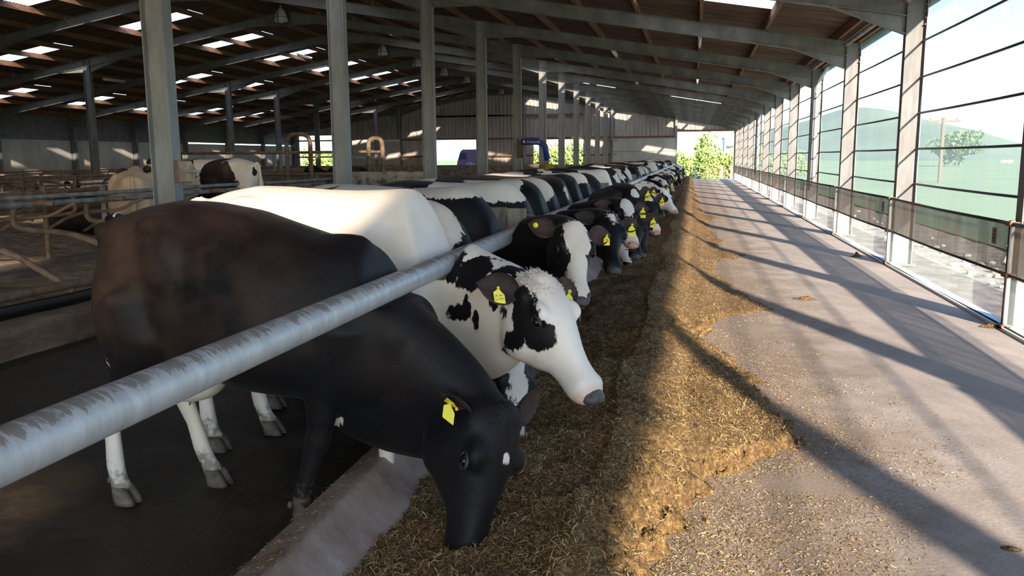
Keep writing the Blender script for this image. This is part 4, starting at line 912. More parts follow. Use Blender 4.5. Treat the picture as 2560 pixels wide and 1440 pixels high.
g8 = blobs(-.3, body=[((-.2,-.2,1.3),(.35,.3,.3),1), ((.3,.1,1.5),(.1,.2,.1),1)], head=[((.185,-.12,-.01),(.115,.09,.09),1), ((.185,.12,-.01),(.115,.09,.09),1), ((.02,-.12,.02),(.05,.05,.05),1)])
r8, gg = row_cow('white_head_cow', -2.12, 15.2, (1652, 482, 15.4), (1692, 527, 15.1), (.75,-.35,.7), 'white-faced cow with round black eye patch, head held out in profile over the feed',
    g8, MAT['hide'], [(0,.5,[('1x16',.02)],1.3)], nose='nose_pink', pink=.5, voxel=.018)
# backs that show between the faces
def generic(nm, kind, voxel=.028):
    rl = ((-1.315+2.2)/HS, 1.09/HS)
    if kind == 'down': return cow_mesh(nm, (1.10, -.05, .62), (1.30, -.12, .14), (.9,-.2,.4), voxel=voxel, railx=rl, drop=.07, spot=None)
    if kind == 'mid': return cow_mesh(nm, (1.30, -.08, .96), (1.56, -.18, .50), (.8,-.3,.5), voxel=voxel, railx=rl, drop=.07, spot=None)
    if kind == 'turned': return cow_mesh(nm, (1.28, -.22, .92), (1.40, -.50, .48), (.45,-.7,.5), voxel=voxel, railx=rl, spot=None)
    if kind == 'up': return cow_mesh(nm, (1.38, -.05, 1.42), (1.80, -.15, 1.12), (.5,0,1), voxel=voxel, spot=None)
    if kind == 'lying': return cow_mesh(nm, (1.22, .18, 1.40), (1.56, .40, 1.10), (.5,0,1), voxel=voxel, legs=False, spot=None, udder=False)
GEN = {k: generic('feeding_cow_'+k, k) for k in ('down', 'mid', 'turned', 'up', 'lying')}
GENROOT = {}
def gen_cow(kind, mat, loc, rz, sc, label, group=None, detail=True, lab_cat='cow'):
    key = (kind, mat)
    if key not in GENROOT:
        g = dict(GEN[kind]); me = g['me'].copy(); me.materials.clear(); me.materials.append(MAT[mat]); g['me'] = me
        r, e = place_cow('cow', g, loc, rz, sc, label, group, nose='nose_dark', tail=True, droop=.2)
        q = e[0]; ear_tag(r, q[1]+q[2]*q[5]*.55+q[4]*.01, q[2], Vector((0,0,-1)), q[4], None, 1.4)
        q = e[1]; ear_tag(r, q[1]+q[2]*q[5]*.55+q[4]*.01, q[2], Vector((0,0,-1)), q[4], None, 1.4)
        GENROOT[key] = r; return r
    r = copy_tree(GENROOT[key]); r.location = loc; r.rotation_euler = (0,0,rz); r.scale = (sc,)*3; r['label'] = label
    if group: r['group'] = group
    elif 'group' in r: del r['group']
    return r
ROWY = [6.72, 12.75, 13.55, 14.35, 16.3, 17.3, 18.4, 19.4, 20.6]
ROWK = ['down','down','down','mid','down','turned','mid','down','turned']
ROWM = ['hide_mixB','hide_mixA','hide_mixA','hide_mixB','hide_mixA','hide_mixA','hide_mixB','hide_mixA','hide_mixC']
WHERE = ['pied cow standing back from the rail behind the blazed cow facing the camera', 'dark backed cow feeding just beyond the white-tipped pink nose', 'dark cow feeding just before the white-faced cow in profile', 'pied cow standing next to the white-faced cow, on its near side',
         'mostly black cow feeding directly beyond the white-faced cow', 'second cow beyond the white-faced cow, head turned to the camera', 'third cow beyond the white-faced cow in the feeding row', 'fourth cow beyond the white-faced cow in the feeding row', 'fifth cow beyond the white-faced cow in the feeding row']
for y, k, mt, lb in zip(ROWY, ROWK, ROWM, WHERE): gen_cow(k, mt, (-2.62 if y < 7 else -2.2, y, 0), RNG.uniform(-.1,.1), HS*RNG.uniform(.97,1.02), lb)
y = 21.8; i = 0; KK = ['down','turned','mid','down','mid','turned']; MM = ['hide_mixA','hide_mixA','hide_mixB','hide_mixA','hide_mixC','hide_mixB']
while y < YEND-6:
    gen_cow(KK[i % 6], MM[(i*5+1) % 6], (-2.18+RNG.uniform(-.1,.1), y, 0), RNG.uniform(-.15,.15), HS*RNG.uniform(.95,1.03), 'distant black and white cow feeding at the far part of the long rail', 'distant cows feeding at the far part of the rail')
    y += RNG.uniform(.95, 1.5); i += 1
# cows away from the rail
gen_cow('up', 'hide_mixB', (-8.6, 14.2, .25), math.radians(172), 1.05, 'black and white cow standing in the cubicles behind the first tall column')
gen_cow('lying', 'hide_brownish', (onY(215,535,15.0).x, 15.0, -.33), math.radians(8), 1.0, 'black cow lying in the cubicle under the curved divider rails at left')
gen_cow('up', 'hide_tan', (-8.75, 11.9, .0), math.radians(126), 1.1, 'tan sunlit cow standing behind the cubicle rails, left of the first tall column')
gen_cow('up', 'hide_brownish', (-21.5, 31.0, .0), math.radians(8), 1.0, 'dark brown cow standing far back left beneath the rusty hoop rail')
gen_cow('up', 'hide_brownish', (-12.4, 29.0, .05), math.radians(186), 1.0, 'black cow with pale flank standing behind the low stained wall')
gen_cow('lying', 'hide_mixB', (-15.4, 32.5, -.38), math.radians(160), 1.0, 'pied cow lying beside the black cow behind the low stained wall')
i = 0
for (px, Y, mt) in ((150, 30, 'hide_mixC'), (185, 31, 'hide_mixB'), (225, 32, 'hide_mixB'), (262, 29, 'hide_mixC'), (300, 33, 'hide_mixA'), (345, 30, 'hide_mixA'), (120, 33, 'hide_mixC'), (365, 34, 'hide_mixB')):
    w = onY(px, 414, Y); gen_cow('lying', mt, (w.x, Y, -.42), RNG.uniform(-.6,.6), 1.0, 'pied cow lying in the crowded cubicles along the grey left wall', 'cows lying along the left wall')
# ================================================================ FEED
def vnoise(X, Y, s, seed):
    """smooth value noise"""
    rg = np.random.default_rng(seed); T = rg.random((64, 64)); x = X*s; y = Y*s; xi = np.floor(x).astype(int); yi = np.floor(y).astype(int); fx = x-xi; fy = y-yi
    fx = fx*fx*(3-2*fx); fy = fy*fy*(3-2*fy)
    g = lambda a, b: T[a % 64, b % 64]
    return (g(xi,yi)*(1-fx)+g(xi+1,yi)*fx)*(1-fy)+(g(xi,yi+1)*(1-fx)+g(xi+1,yi+1)*fx)*fy-.5
EDGE = np.array([(-8,.1),(2,.0),(3.36,-.09),(3.98,-.02),(4.5,.12),(4.9,.52),(5.19,.66),(5.76,.62),(6.57,.52),(7.33,.36),(8.1,.08),(9.17,.33),(9.9,.95),(10.6,.7),(11.5,.6),(12.6,.32),(14.2,.4),(15.3,.95),(16.4,.5),(18,.6),(21,.42),(23.5,.4),(24.9,.8),(26,.4),(29.7,.29),(43,.11),(70,0)])
EDGE_Y, EDGE_X = EDGE[:,0], EDGE[:,1]
def feed_h(X, Y):
    xe = np.interp(Y, EDGE_Y, EDGE_X)+.10*vnoise(X*0, Y, 3.3, 5)+.10*vnoise(X, Y, 7, 6)+.11*vnoise(X, Y, 17, 16)+.09*vnoise(X, Y, 43, 17)
    ridge = -.42+.16*vnoise(X*0, Y, .9, 51)
    up = np.clip((X+1.34)/(ridge+1.34), 0, 1); dn = np.clip((X-ridge)/.72, 0, 3)
    prof = np.where(X < ridge, .09+.20*up**1.2, .29*np.exp(-(dn*1.55)**2)+.028)
    prof = prof*np.interp(Y, [0, 3, 4.5, 7, 12, 30], [.70, .80, 1.0, 1.0, 1.0, 1.0])
    lobe = .06*np.exp(-((Y-5.5)/1.0)**2)*np.clip((X-.0)/.2, 0, 1)
    lump = .10*vnoise(X, Y, 2.1, 1)+.06*vnoise(X, Y, 4.6, 2)+.035*vnoise(X, Y, 11, 3)+.016*vnoise(X, Y, 27, 4)
    h = prof+lobe+lump*np.clip(prof/.13, .25, 1)
    h = np.minimum(h, np.clip((xe-X)*.9, -1, 9))
    return np.where(h < .004, -.02, h)
def feed_strip(xs, ys):
    X, Y = np.meshgrid(xs, ys, indexing='ij'); Z = feed_h(X, Y); Z += .008*vnoise(X, Y, 60, 8)+.006*vnoise(X, Y, 95, 9)
    return X, Y, Z
def feedmesh(name, xs, ys, m):
    X, Y, Z = feed_strip(xs, ys); V = np.stack([X, Y, Z], -1).reshape(-1, 3); nx, ny = len(xs), len(ys)
    I = np.arange(nx*ny).reshape(nx, ny); F = np.stack([I[:-1,:-1], I[1:,:-1], I[1:,1:], I[:-1,1:]], -1).reshape(-1, 4)
    F = F[(Z.reshape(-1)[F].max(1) > -.012)]
    return V, F
va, fa = feedmesh('a', np.arange(-1.36, 1.15, .014), np.arange(1.2, 9, .014), None)
vb, fb = feedmesh('b', np.arange(-1.36, 1.15, .04), np.arange(9, YEND-1.5, .06), None)
vc, fc = feedmesh('c', np.arange(-1.36, 1.15, .05), np.arange(YBACK, 1.21, .06), None)
V = np.concatenate([va, vb, vc]); F = np.concatenate([fa, fb+len(va), fc+len(va)+len(vb)])
me = bpy.data.meshes.new('feed'); me.from_pydata(V.tolist(), [], F.tolist()); me.polygons.foreach_set('use_smooth', [True]*len(F)); me.materials.append(MAT['feed']); me.update()
o = bpy.data.objects.new('feed_heap', me); C.objects.link(o); tag(o, 'long golden brown heap of chopped feed in front of the cows', 'feed', kind='stuff')
# fibres: thin chopped stalks lying on the heap and strewn over the concrete
PAL = np.array([(.16,.09,.03),(.26,.16,.06),(.38,.25,.10),(.50,.36,.16),(.62,.48,.26),(.10,.055,.02),(.72,.60,.38)])
def fibres(name, X, Y, Z, L, Wd, tilt, pw, label, cat, seed):
    rg = np.random.default_rng(seed); n = len(X); a = rg.uniform(0, 2*PI, n); el = rg.normal(0, tilt, n)
    L = L*rg.lognormal(0, .45, n); Wd = Wd*rg.uniform(.6, 1.5, n)
    d = np.stack([np.cos(a)*np.cos(el), np.sin(a)*np.cos(el), np.sin(el)], -1); sd_ = np.stack([-np.sin(a), np.cos(a), rg.uniform(-.7,.7,n)], -1)
    c = np.stack([X, Y, Z], -1); c[:,2] += .003+np.abs(np.sin(el))*L*.35
    h = d*L[:,None]/2; w = sd_*Wd[:,None]/2
    bend = np.stack([np.zeros(n), np.zeros(n), rg.uniform(-.12,.25,n)*L], -1)
    P = np.stack([c-h-w*.5, c-h+w*.5, c+bend+w, c+h+w*.4, c+h-w*.4, c+bend-w], 1).reshape(-1, 3)
    b = (np.arange(n)*6)[:,None]; F = np.concatenate([b+np.array([0,1,2,5]), b+np.array([5,2,3,4])])
    me = bpy.data.meshes.new(name); me.vertices.add(n*6); me.vertices.foreach_set('co', P.ravel()); me.loops.add(F.size); me.polygons.add(len(F))
    me.loops.foreach_set('vertex_index', F.ravel().astype(np.int32)); me.polygons.foreach_set('loop_start', np.arange(0, F.size, 4, dtype=np.int32)); me.polygons.foreach_set('loop_total', np.full(len(F), 4, dtype=np.int32)); me.update(calc_edges=True)
    ci = rg.choice(len(PAL), n, p=np.array(pw)/sum(pw)); col = PAL[ci]*rg.uniform(.75, 1.2, (n,1)); col = np.repeat(np.concatenate([col, np.ones((n,1))], 1), 6, 0)
    at = me.attributes.new('col', 'FLOAT_COLOR', 'POINT'); at.data.foreach_set('color', col.astype(np.float32).ravel())
    me.materials.append(MAT['straw']); o = bpy.data.objects.new(name, me); C.objects.link(o); tag(o, label, cat, kind='stuff'); return o
rg = np.random.default_rng(5)
def scatter(n, x0, x1, y0, y1, p=1.8):
    X = rg.uniform(x0, x1, n); u = rg.random(n); Y = (y0**(-p+1)+(y1**(-p+1)-y0**(-p+1))*u)**(1/(-p+1)); return X, Y
X, Y = scatter(150000, -1.34, 1.0, 2.2, 32); Z = feed_h(X, Y)+.008*vnoise(X, Y, 60, 8)+.006*vnoise(X, Y, 95, 9); k = Z > .0
fibres('feed_fibres', X[k], Y[k], Z[k], .022, .0028, .35, (3,4,4,3,1.2,2,.4), 'loose chopped straw and grass fibres covering the feed heap', 'straw', 1)
X, Y = scatter(240000, -.4, 2.7, 2.0, 30); Z = feed_h(X, Y); base = np.clip(1-(X-np.minimum(np.interp(Y, EDGE_Y, EDGE_X), .6))/1.2, 0, 1)
dens = base**.9*np.clip(.55+1.6*vnoise(X, Y, 1.5, 21)+1.0*vnoise(X, Y, 4, 22)+np.where(Y < 4.4, .45, 0)+1.7*np.exp(-np.clip(X-np.interp(Y, EDGE_Y, EDGE_X), 0, 9)/.22), 0, 1)
k = (Z <= 0) & (X > -1.1) & (rg.random(len(X)) < dens)
fibres('strewn_fibres', X[k], Y[k], np.zeros(k.sum())+.001, .013, .0032, .10, (4,5,4,3,2.4,3.5,1.6), 'feed crumbs strewn over the concrete beside the heap', 'straw', 2)
X, Y = scatter(2600, -1.64, -1.46, 1.6, 18); k = np.ones(len(X), bool)
fibres('curb_fibres', X, Y, np.interp(X, [-1.64,-1.62,-1.5,-1.46], [.222,.228,.268,.27]), .018, .0022, .06, (3,4,4,3,2,1,1), 'scattered straw bits on top of the concrete curb', 'straw', 3)
# small clump of feed lying on the open floor
def clump(px, py, w_, h_, sd_, label):
    gx, gy = np.meshgrid(np.linspace(-1,1,40), np.linspace(-1,1,30), indexing='ij'); R2 = gx**2+gy**2
    gz = h_*(np.exp(-R2*3.2)+.7*vnoise(gx*.22, gy*.22, 25, sd_)*np.exp(-R2*2.2))-.12*h_-.02*np.clip(R2-.6, 0, 1)
    w = onY(px, py, 8.0); t = CAM_H/(CAM_H-w.z); cx, cy = w.x*t, 8.0*t
    V = np.stack([gx*w_+cx, gy*w_*.65+cy, gz], -1).reshape(-1,3); F = [(i*30+j,(i+1)*30+j,(i+1)*30+j+1,i*30+j+1) for i in range(39) for j in range(29)]
    o = mesh_obj('feed_clump', V, F, MAT['feed'], origin=(cx,cy,0), smooth=True); tag(o, label, 'feed')
clump(2012, 748, .2, .045, 3, 'small brown clump of feed lying alone on the open concrete')
clump(2142, 642, .13, .08, 4, 'brown clod lying against the second low screen')
clump(2478, 818, .16, .035, 5, 'dark debris at the foot of the nearest screen post')
clump(2528, 1372, .06, .012, 6, 'dark crumb pile on the concrete at the bottom right')

# ================================================================ FEED RAIL
RX, RZ, RR = -1.30, 1.185, .0565
m = MB().tube([(RX, y, RZ) for y in np.arange(-4, YEND-3, 1.0)], RR, 40)
r = empty('feed_rail', (0,0,0)); tag(r, 'thick grey galvanised rail running over the necks of the feeding cows', 'rail')
mesh_obj('pipe', m.V, m.F, MAT['rail'], r, smooth=True)
for i, y in enumerate([.1+7.15*q for q in range(1, 9)]):
    mm = MB()
    for dy in (-.07, .0, ): mm.tube([(RX, y+dy, RZ), (RX, y+dy+.022, RZ)], RR+.009, 32)
    mm.tube([(RX, y-.05, RZ), (RX, y, RZ)], RR+.003, 32)
    mesh_obj('coupling', mm.V, mm.F, MAT['galv'], r, smooth=False)
# barrier posts behind the rail with board brackets
for i in range(8):
    y = 7.25+7.15*i-.25
    p = empty('barrier_post', (-1.56, y, 0)); tag(p, 'weathered barrier post with board block holding the feed rail, %s from the near end' % ORD[i], 'post', 'barrier posts behind the feed rail')
    MB().box(-.13,-.05,-.06,.06,.1,1.32).box(-.02,.05,-.05,.05,.1,1.30).build('post', MAT['board'], p)
    MB().box(-.13,.20,-.075,-.06,.98,1.33).box(-.16,.0,.06,.075,1.0,1.33).box(.04,.09,-.10,.08,.95,1.30).build('board', MAT['board'], p)
    MB().tube(fillet([(.04,-.03,1.30),(.12,-.02,1.29),(.26,0,1.258)], .04), .012, 8).build('strap', MAT['brownsteel'], p)

# ================================================================ CUBICLES
def long_rail(x, z, y0, y1, r, mat, label):
    m = MB().tube([(x, y, z+.006*math.sin(y*1.1)) for y in np.arange(y0, y1, .6)], r, 12); o = m.build('cubicle_rail', MAT[mat], origin=(x, y0, z), smooth=True); tag(o, label, 'rail', 'cubicle rails'); return o
long_rail(-8.0, 1.315, -2, 18.2, .030, 'grey_pipe', 'upper grey rail of the nearest cubicle row, left of the black cow')
long_rail(-8.0, 1.226, -2, 17.4, .040, 'grey_pipe', 'lower thicker grey rail of the nearest cubicle row')
for i, y in enumerate([10.3, 14.2, 17.2]):
    m = MB().tube([(-8.06, y, .2), (-8.06, y, 1.40)], .036, 12); m.tube([(-8.06, y, 1.40), (-8.06, y, 1.43)], .046, 12); m.tube([(-8.06, y-.05, 1.30), (-8.06, y+.05, 1.30)], .055, 12)
    tag(m.build('cubicle_post', MAT['grey_pipe'], origin=(-8.06, y, .2), smooth=True), 'grey tubular post carrying the nearest cubicle rails, %s from the near end' % ORD[i], 'post', 'nearest cubicle posts')
def divider(x, y, z, face, mat, label, group, big=True):
    f = face
    pts = [(x+f*.30, y, z), (x-f*.05, y, z+.005), (x-f*.30, y, z-.06), (x-f*.30, y, z-.30), (x-f*.02, y, z-.34), (x+f*.45, y, z-.36), (x+f*.85, y, z-.46), (x+f*1.55, y, z-.82)]
    m = MB().tube(fillet(pts, .2, 6), .036 if big else .03, 12)
    if big: m.tube(fillet([(x-f*.25, y, z-.20), (x+f*.25, y, z-.16), (x+f*.50, y, z-.04), (x+f*.62, y, z)], .12), .022, 8)
    o = m.build('cubicle_divider', MAT[mat], origin=(x, y, z-1.0), smooth=True); tag(o, label, 'divider', group); return o
for i, y in enumerate(np.arange(7.62, 17.3, 1.31)):
    divider(-8.0, float(y), 1.24, 1, 'brown_pipe', 'curved brown tube divider of the nearest cubicle row, %s from the near end' % ORD[i], 'nearest cubicle dividers')
m = MB().tube([(-6.45, y, .45+.01*math.sin(y*2)) for y in np.arange(-3, 30, .7)], .048, 12)
for y in np.arange(-2.85, 30, 1.31): m.tube([(-6.45, y, .2), (-6.45, y, .45)], .035, 8)
tag(m.build('foot_rail', MAT['brown_pipe'], smooth=True), 'brown foot rail tube just above the raised bed along the cow alley', 'rail')
# farther rows
n_ = 0
for ri, (x, f, yb, lab) in enumerate([(-9.7, -1, 17, 'second'), (-16.0, 1, 44, 'third'), (-19.0, -1, 44, 'fourth'), (-25.2, 1, 44, 'fifth'), (-31.0, 1, 44, 'sixth')]):
    y0 = max(4, abs(x)*.75)
    long_rail(x, 1.28, y0, yb, .035, 'brown_pipe', 'brown upper rail of the %s cubicle row from the feed side' % lab)
    long_rail(x, 1.02, y0, yb, .030, 'brown_pipe', 'brown lower rail of the %s cubicle row from the feed side' % lab)
    for y in np.arange(y0+.5, yb, 1.2 if ri < 2 else 2.4):
        divider(x, float(y), 1.26, f, 'brown_pipe', 'brown tube divider in the %s cubicle row from the feed side' % lab, 'dividers of the %s cubicle row' % lab, big=False)
    for y in np.arange(y0+.2, yb, 3.6):
        m = MB().tube([(x, y, .1), (x, y, 1.38)], .04, 10); tag(m.build('cubicle_post', MAT['brown_pipe'], origin=(x, y, 0), smooth=True), 'brown post of the %s cubicle row from the feed side' % lab, 'post', 'posts of the %s cubicle row' % lab)
# rusty hoops, low stained walls, gates in the middle distance
def hoop(x0, x1, y, z0, z1, mat, label, nm='hoop_rail'):
    m = MB().tube(fillet([(x0,y,z0),(x0,y,z1),(x1,y,z1),(x1,y,z0)], .28, 8), .062, 12); tag(m.build(nm, MAT[mat], origin=((x0+x1)/2, y, z0), smooth=True), label, 'hoop rail')
a = onY(715, 330, 22); b = onY(778, 420, 22); hoop(a.x, b.x, 22, 0, 2.45, 'brown_pipe', 'large rusty hoop rail standing left of the second tall column')
a = onY(921, 345, 22); b = onY(958, 440, 22); hoop(a.x, b.x, 22, 0, 2.32, 'brown_pipe', 'rusty hoop rail standing right of the second tall column')
a = onY(684, 374, 34); b = onY(702, 405, 34); hoop(a.x, b.x, 34, 0, 2.05, 'grey_pipe', 'small grey hoop rail far back at the left wall')
m = MB()
for z in (1.35, 1.95): m.tube([(onY(700,400,22).x-3.2,22.11,z),(onY(960,400,22).x,22.11,z)], .04, 8)
m.tube([(onY(700,400,22).x-3.2,22.11,0),(onY(700,400,22).x-3.2,22.11,2.0)], .05, 8)
tag(m.build('gate_rails', MAT['brown_pipe'], smooth=True), 'brown horizontal gate rails joining the two rusty hoops', 'gate')
def lowwall(pa, pb, Y, zt, mat, label):
    a = onY(pa, 420, Y); b = onY(pb, 420, Y); o = MB().box(a.x, b.x, Y, Y+.18, 0, zt).build('low_wall', MAT[mat], origin=(a.x, Y, 0)); tag(o, label, 'wall')
lowwall(880, 1060, 21.0, 1.42, 'lowwall', 'low cream rendered wall with brown stains between second and third tall columns')
lowwall(600, 880, 23.0, 1.36, 'kerb', 'long low brown wall behind the near cow backs, left of the second tall column')
lowwall(1060, 1420, 26.0, 1.22, 'kerb', 'low dirty brown wall right of the third tall column')
o = MB().box(-30, -6.6, 50, 50.2, 0, 1.35).build('low_wall', MAT['kerb'], origin=(-30, 50, 0)); tag(o, 'distant low brown wall before the gable openings', 'wall')
# bracket plate with bar on the nearest tall column
p = empty('gusset_bracket', (-6.09, YK(0)-.02, 1.62)); tag(p, 'rusty square bracket plate with a short steel bar on the nearest tall column', 'bracket')
MB().box(-.02,.16,-.03,.01,-.14,.13).build('plate', MAT['brownsteel'], p)
MB().add([(.02,-.03,-.12),(.22,-.03,-.12),(.30,-.06,.0),(.20,-.03,.12),(.02,-.03,.12),(.10,-.09,0)], [(0,1,5),(1,2,5),(2,3,5),(3,4,5),(4,0,5)]).build('gusset', MAT['board'], p)
MB().tube([(.10,-.10,0),(.36,-.10,.0)], .014, 8).build('bar', MAT['galv'], p)

# ================================================================ COW BRUSHES
def brush(x, y, z, rz, flip, bl, br, label, text=None, sc=1.0):
    r = empty('cow_brush', (x, y, z), rz); r.scale = (sc*flip, sc, sc) ; tag(r, label, 'cow brush')
    MB().box(-.16,-.02,-.12,.12,-.28,.34).tube([(-.09,0,.34),(-.09,0,.42)], .09, 12).tube([(-.02,-.05,-.1),(-.02,-.05,.5)], .02, 8).build('mount', MAT['brownsteel'], r)
    # tapering moulded arm bending down
    pts = fillet([V3(-.02,0,.30), V3(.62,0,.30), V3(.86,0,.16), V3(.92,0,-.38)], .32, 8)
    rings = []
    for i, p_ in enumerate(pts):
        d = (pts[min(i+1,len(pts)-1)]-pts[max(i-1,0)]).normalized(); u = Vector((0,1,0)).cross(d)*-1; t = i/(len(pts)-1)
        rings.append((p_, Vector((0,1,0)), u.normalized(), .09, .115-.02*t, .115-.02*t, .55))
    a = mesh_obj('arm', *ringloft(rings, 20), bl, r, smooth=True)
    if text:
        cu = bpy.data.curves.new('t', 'FONT'); cu.body = text; cu.size = .155; cu.extrude = .003
        ob = bpy.data.objects.new('t', cu); C.objects.link(ob); dg = bpy.context.evaluated_depsgraph_get(); dg.update()
        me = bpy.data.meshes.new_from_object(ob.evaluated_get(dg)); bpy.data.objects.remove(ob)
        me.transform(Matrix.Translation((.18,-.095,.25)) @ Matrix.Rotation(PI/2, 4, 'X')); me.materials.append(MAT['white']); ob = bpy.data.objects.new('lettering', me); C.objects.link(ob); ob.parent = a
        mm = MB().add([(.04,-.097,.26),(.13,-.097,.26),(.10,-.097,.37),(.07,-.097,.37)], [(0,1,2,3)]); mm.add([(.10,-.098,.26),(.15,-.098,.26),(.12,-.098,.30)], [(0,1,2)])
        mm.build('emblem', MAT['white'], a)
    MB().tube([(.92,0,-.36),(.92,0,-.50)], .075, 14).box(.85,.99,-.08,.08,-.47,-.42).build('motor_coupling', MAT['galv'], r)
    MB().tube([(.99,-.06,-.30),(1.03,-.06,-.45)], .018, 8).tube([(.85,.0,-.50),(.99,.0,-.50)], .03, 8).build('spring', MAT['white'], r)
    b = MB(); n_ = 28
    prof = [(.05,-.50),(.24,-.51),(.27,-.55),(.275,-.75),(.27,-.93),(.24,-.97),(.05,-.98)]
    V = []; F = []
    for (q, zz) in prof:
        for s_ in range(n_*2):
            a_ = PI*s_/n_; k_ = 1-.05*(s_ % 2)-.10*(abs(math.sin(a_*1.0)) < .08); V.append((.92+q*k_*math.cos(a_), q*k_*math.sin(a_), zz))
    m_ = n_*2
    for i in range(len(prof)-1):
        for s_ in range(m_): F.append((i*m_+s_, (i+1)*m_+s_, (i+1)*m_+(s_+1) % m_, i*m_+(s_+1) % m_))
    F.append(tuple(range(m_))); F.append(tuple((len(prof)-1)*m_+s_ for s_ in range(m_))[::-1])
    mesh_obj('bristles', V, F, br, r)
    return r
a = onY(1312, 356, YK(4)); brush(-6.09, YK(4), a.z-.30+.02, 0, 1, MAT['blue'], MAT['bristle'], 'blue armed cow brush with yellow bristles on a middle column', 'DeLaval', 1.0)
a = onY(240, 362, YK(5)); brush(mir(-6.26)-.16, YK(5), a.z-.30, PI, 1, MAT['faded_blue'], MAT['orange_bristle'], 'dusty faded cow brush with orange bristles at far left', None, .95)
# ================================================================ OUTSIDE
def terrain(name, xs, ys, zf, m): return grid_mesh(name, xs, ys, zf, m, kind='structure')
o = MB().box(3.24, 4.0, YBACK-20, YEND+2, -.12, -.02).build('ground_apron', MAT['kerb']); o['kind'] = 'structure'
terrain('ground_soil', np.linspace(3.9, 6.2, 30), np.arange(-20, YEND+10, .35), lambda X, Y: -.10+.05*vnoise(X, Y, 2.5, 31)+.03*vnoise(X, Y, 7, 32), MAT['rubble'])
terrain('ground_field', np.concatenate([np.linspace(6.0, 60, 30), np.linspace(70, 900, 30)]), np.linspace(-300, 900, 60), lambda X, Y: -.08+.15*vnoise(X, Y, .05, 33)-0.0*X, MAT['field'])
terrain('ground_yard', np.linspace(-60, 6.05, 12), np.linspace(YEND+1.4, YEND+14, 8), lambda X, Y: -.12+0*X-.02*(Y-YEND), MAT['passage'])
terrain('ground_verge', np.linspace(-140, 6.05, 40), np.linspace(YEND+13.9, YEND+300, 30), lambda X, Y: -.35+.2*vnoise(X, Y, .2, 35)+.004*(Y-YEND), MAT['field'])
# hills
def hill(name, cx, cy, rx, ry, h, seed, m):
    gx, gy = np.meshgrid(np.linspace(-1, 1, 48), np.linspace(-1, 1, 48), indexing='ij'); R2 = np.clip(1-gx**2-gy**2, 0, 1)
    Z = h*(R2**1.2)*(1+.25*vnoise(gx*3, gy*3, 1.0, seed))-1.0
    V = np.stack([cx+gx*rx, cy+gy*ry, Z], -1).reshape(-1, 3); F = [(i*48+j,(i+1)*48+j,(i+1)*48+j+1,i*48+j+1) for i in range(47) for j in range(47)]
    mesh_obj(name, V, F, m, smooth=True)['kind'] = 'structure'
hill('terrain_hill', 92, 560, 85, 260, 28, 41, MAT['hill'])
hill('terrain_hill_far', 420, 800, 420, 220, 13, 42, MAT['hill'])
# trees and hedges made of leaf clusters on a branching stem
def tree(name, x, y, z0, h, rad, label, cat, seed, leafm, n=900, ls=.16, flat=1.0, group=None, trunk=True):
    rg = np.random.default_rng(seed); r = empty(name, (x, y, z0)); tag(r, label, cat, group)
    if trunk:
        m = MB(); m.tube([(0,0,0),(.05*h*.2,0,h*.3),(0,0,h*.62)], [h*.035,h*.025,h*.012], 8)
        for i in range(6):
            a = rg.uniform(0, 2*PI); m.tube([(0,0,h*rg.uniform(.2,.4)), (math.cos(a)*rad*.4, math.sin(a)*rad*.4, h*.6), (math.cos(a)*rad*.7, math.sin(a)*rad*.7, h*.75)], [h*.015,h*.010,h*.004], 6)
        m.build('trunk', MAT['bark'], r)
    cl = rg.normal(size=(26, 3)); cl /= np.linalg.norm(cl, axis=1)[:,None]; cl *= rg.uniform(.25, .85, (26,1)); cr = rg.uniform(.28, .5, 26)
    ci = rg.integers(0, 26, n); d = rg.normal(size=(n,3)); d /= np.linalg.norm(d, axis=1)[:,None]
    P = cl[ci]+d*cr[ci][:,None]*rg.uniform(.75, 1.05, (n,1)); P = P*np.array([rad, rad, h*.5*flat])+np.array([0,0,h*.55 if trunk else h*.5])
    P = P[P[:,2] > .02]; n = len(P)
    u = rg.normal(size=(n,3)); u /= np.linalg.norm(u, axis=1)[:,None]; v = np.cross(u, rg.normal(size=(n,3))); v /= np.linalg.norm(v, axis=1)[:,None]
    s = ls*rg.uniform(.6, 1.4, (n,1)); Q = np.stack([P-u*s, P-v*s*.6, P+u*s, P+v*s*.6], 1).reshape(-1, 3)
    F = [(4*i,4*i+1,4*i+2,4*i+3) for i in range(n)]
    mesh_obj('foliage', Q, F, leafm, r); return r
for i in range(13):
    x = -4.5+1.15*i; y = YEND+14+RNG.uniform(-1, 1)*.7
    tree('hedge_shrub', x, y, -.5, RNG.uniform(2.5, 3.1), 1.1, 'leafy shrub in the hedge beyond the end doorway, %s from the left' % ORD[i], 'shrub', 100+i, MAT['leaf'], 1300, .13, trunk=False, group='hedge beyond the end doorway')
for i in range(9):
    x = -16.5+1.2*i; y = YEND+16+RNG.uniform(-1, 1)
    tree('hedge_shrub', x, y, -.5, RNG.uniform(3.0, 4.2), 1.35, 'leafy green shrub seen through the small gable opening right of the brush', 'shrub', 130+i, MAT['leaf'], 900, .16, trunk=False, group='hedge seen through the small gable opening')
tree('tree', 1.3, YEND+24, -.3, 4.6, 1.3, 'tall slender tree rising above the hedge in the end doorway', 'tree', 77, MAT['leaf'], 1500, .16)
for i in range(4):
    tree('shrub', -37.5+2.3*i, YEND+12, -.3, 3.4, 1.5, 'green shrub beyond the far left doorway', 'shrub', 150+i, MAT['leaf'], 700, .2, trunk=False, group='shrubs beyond the far left doorway')
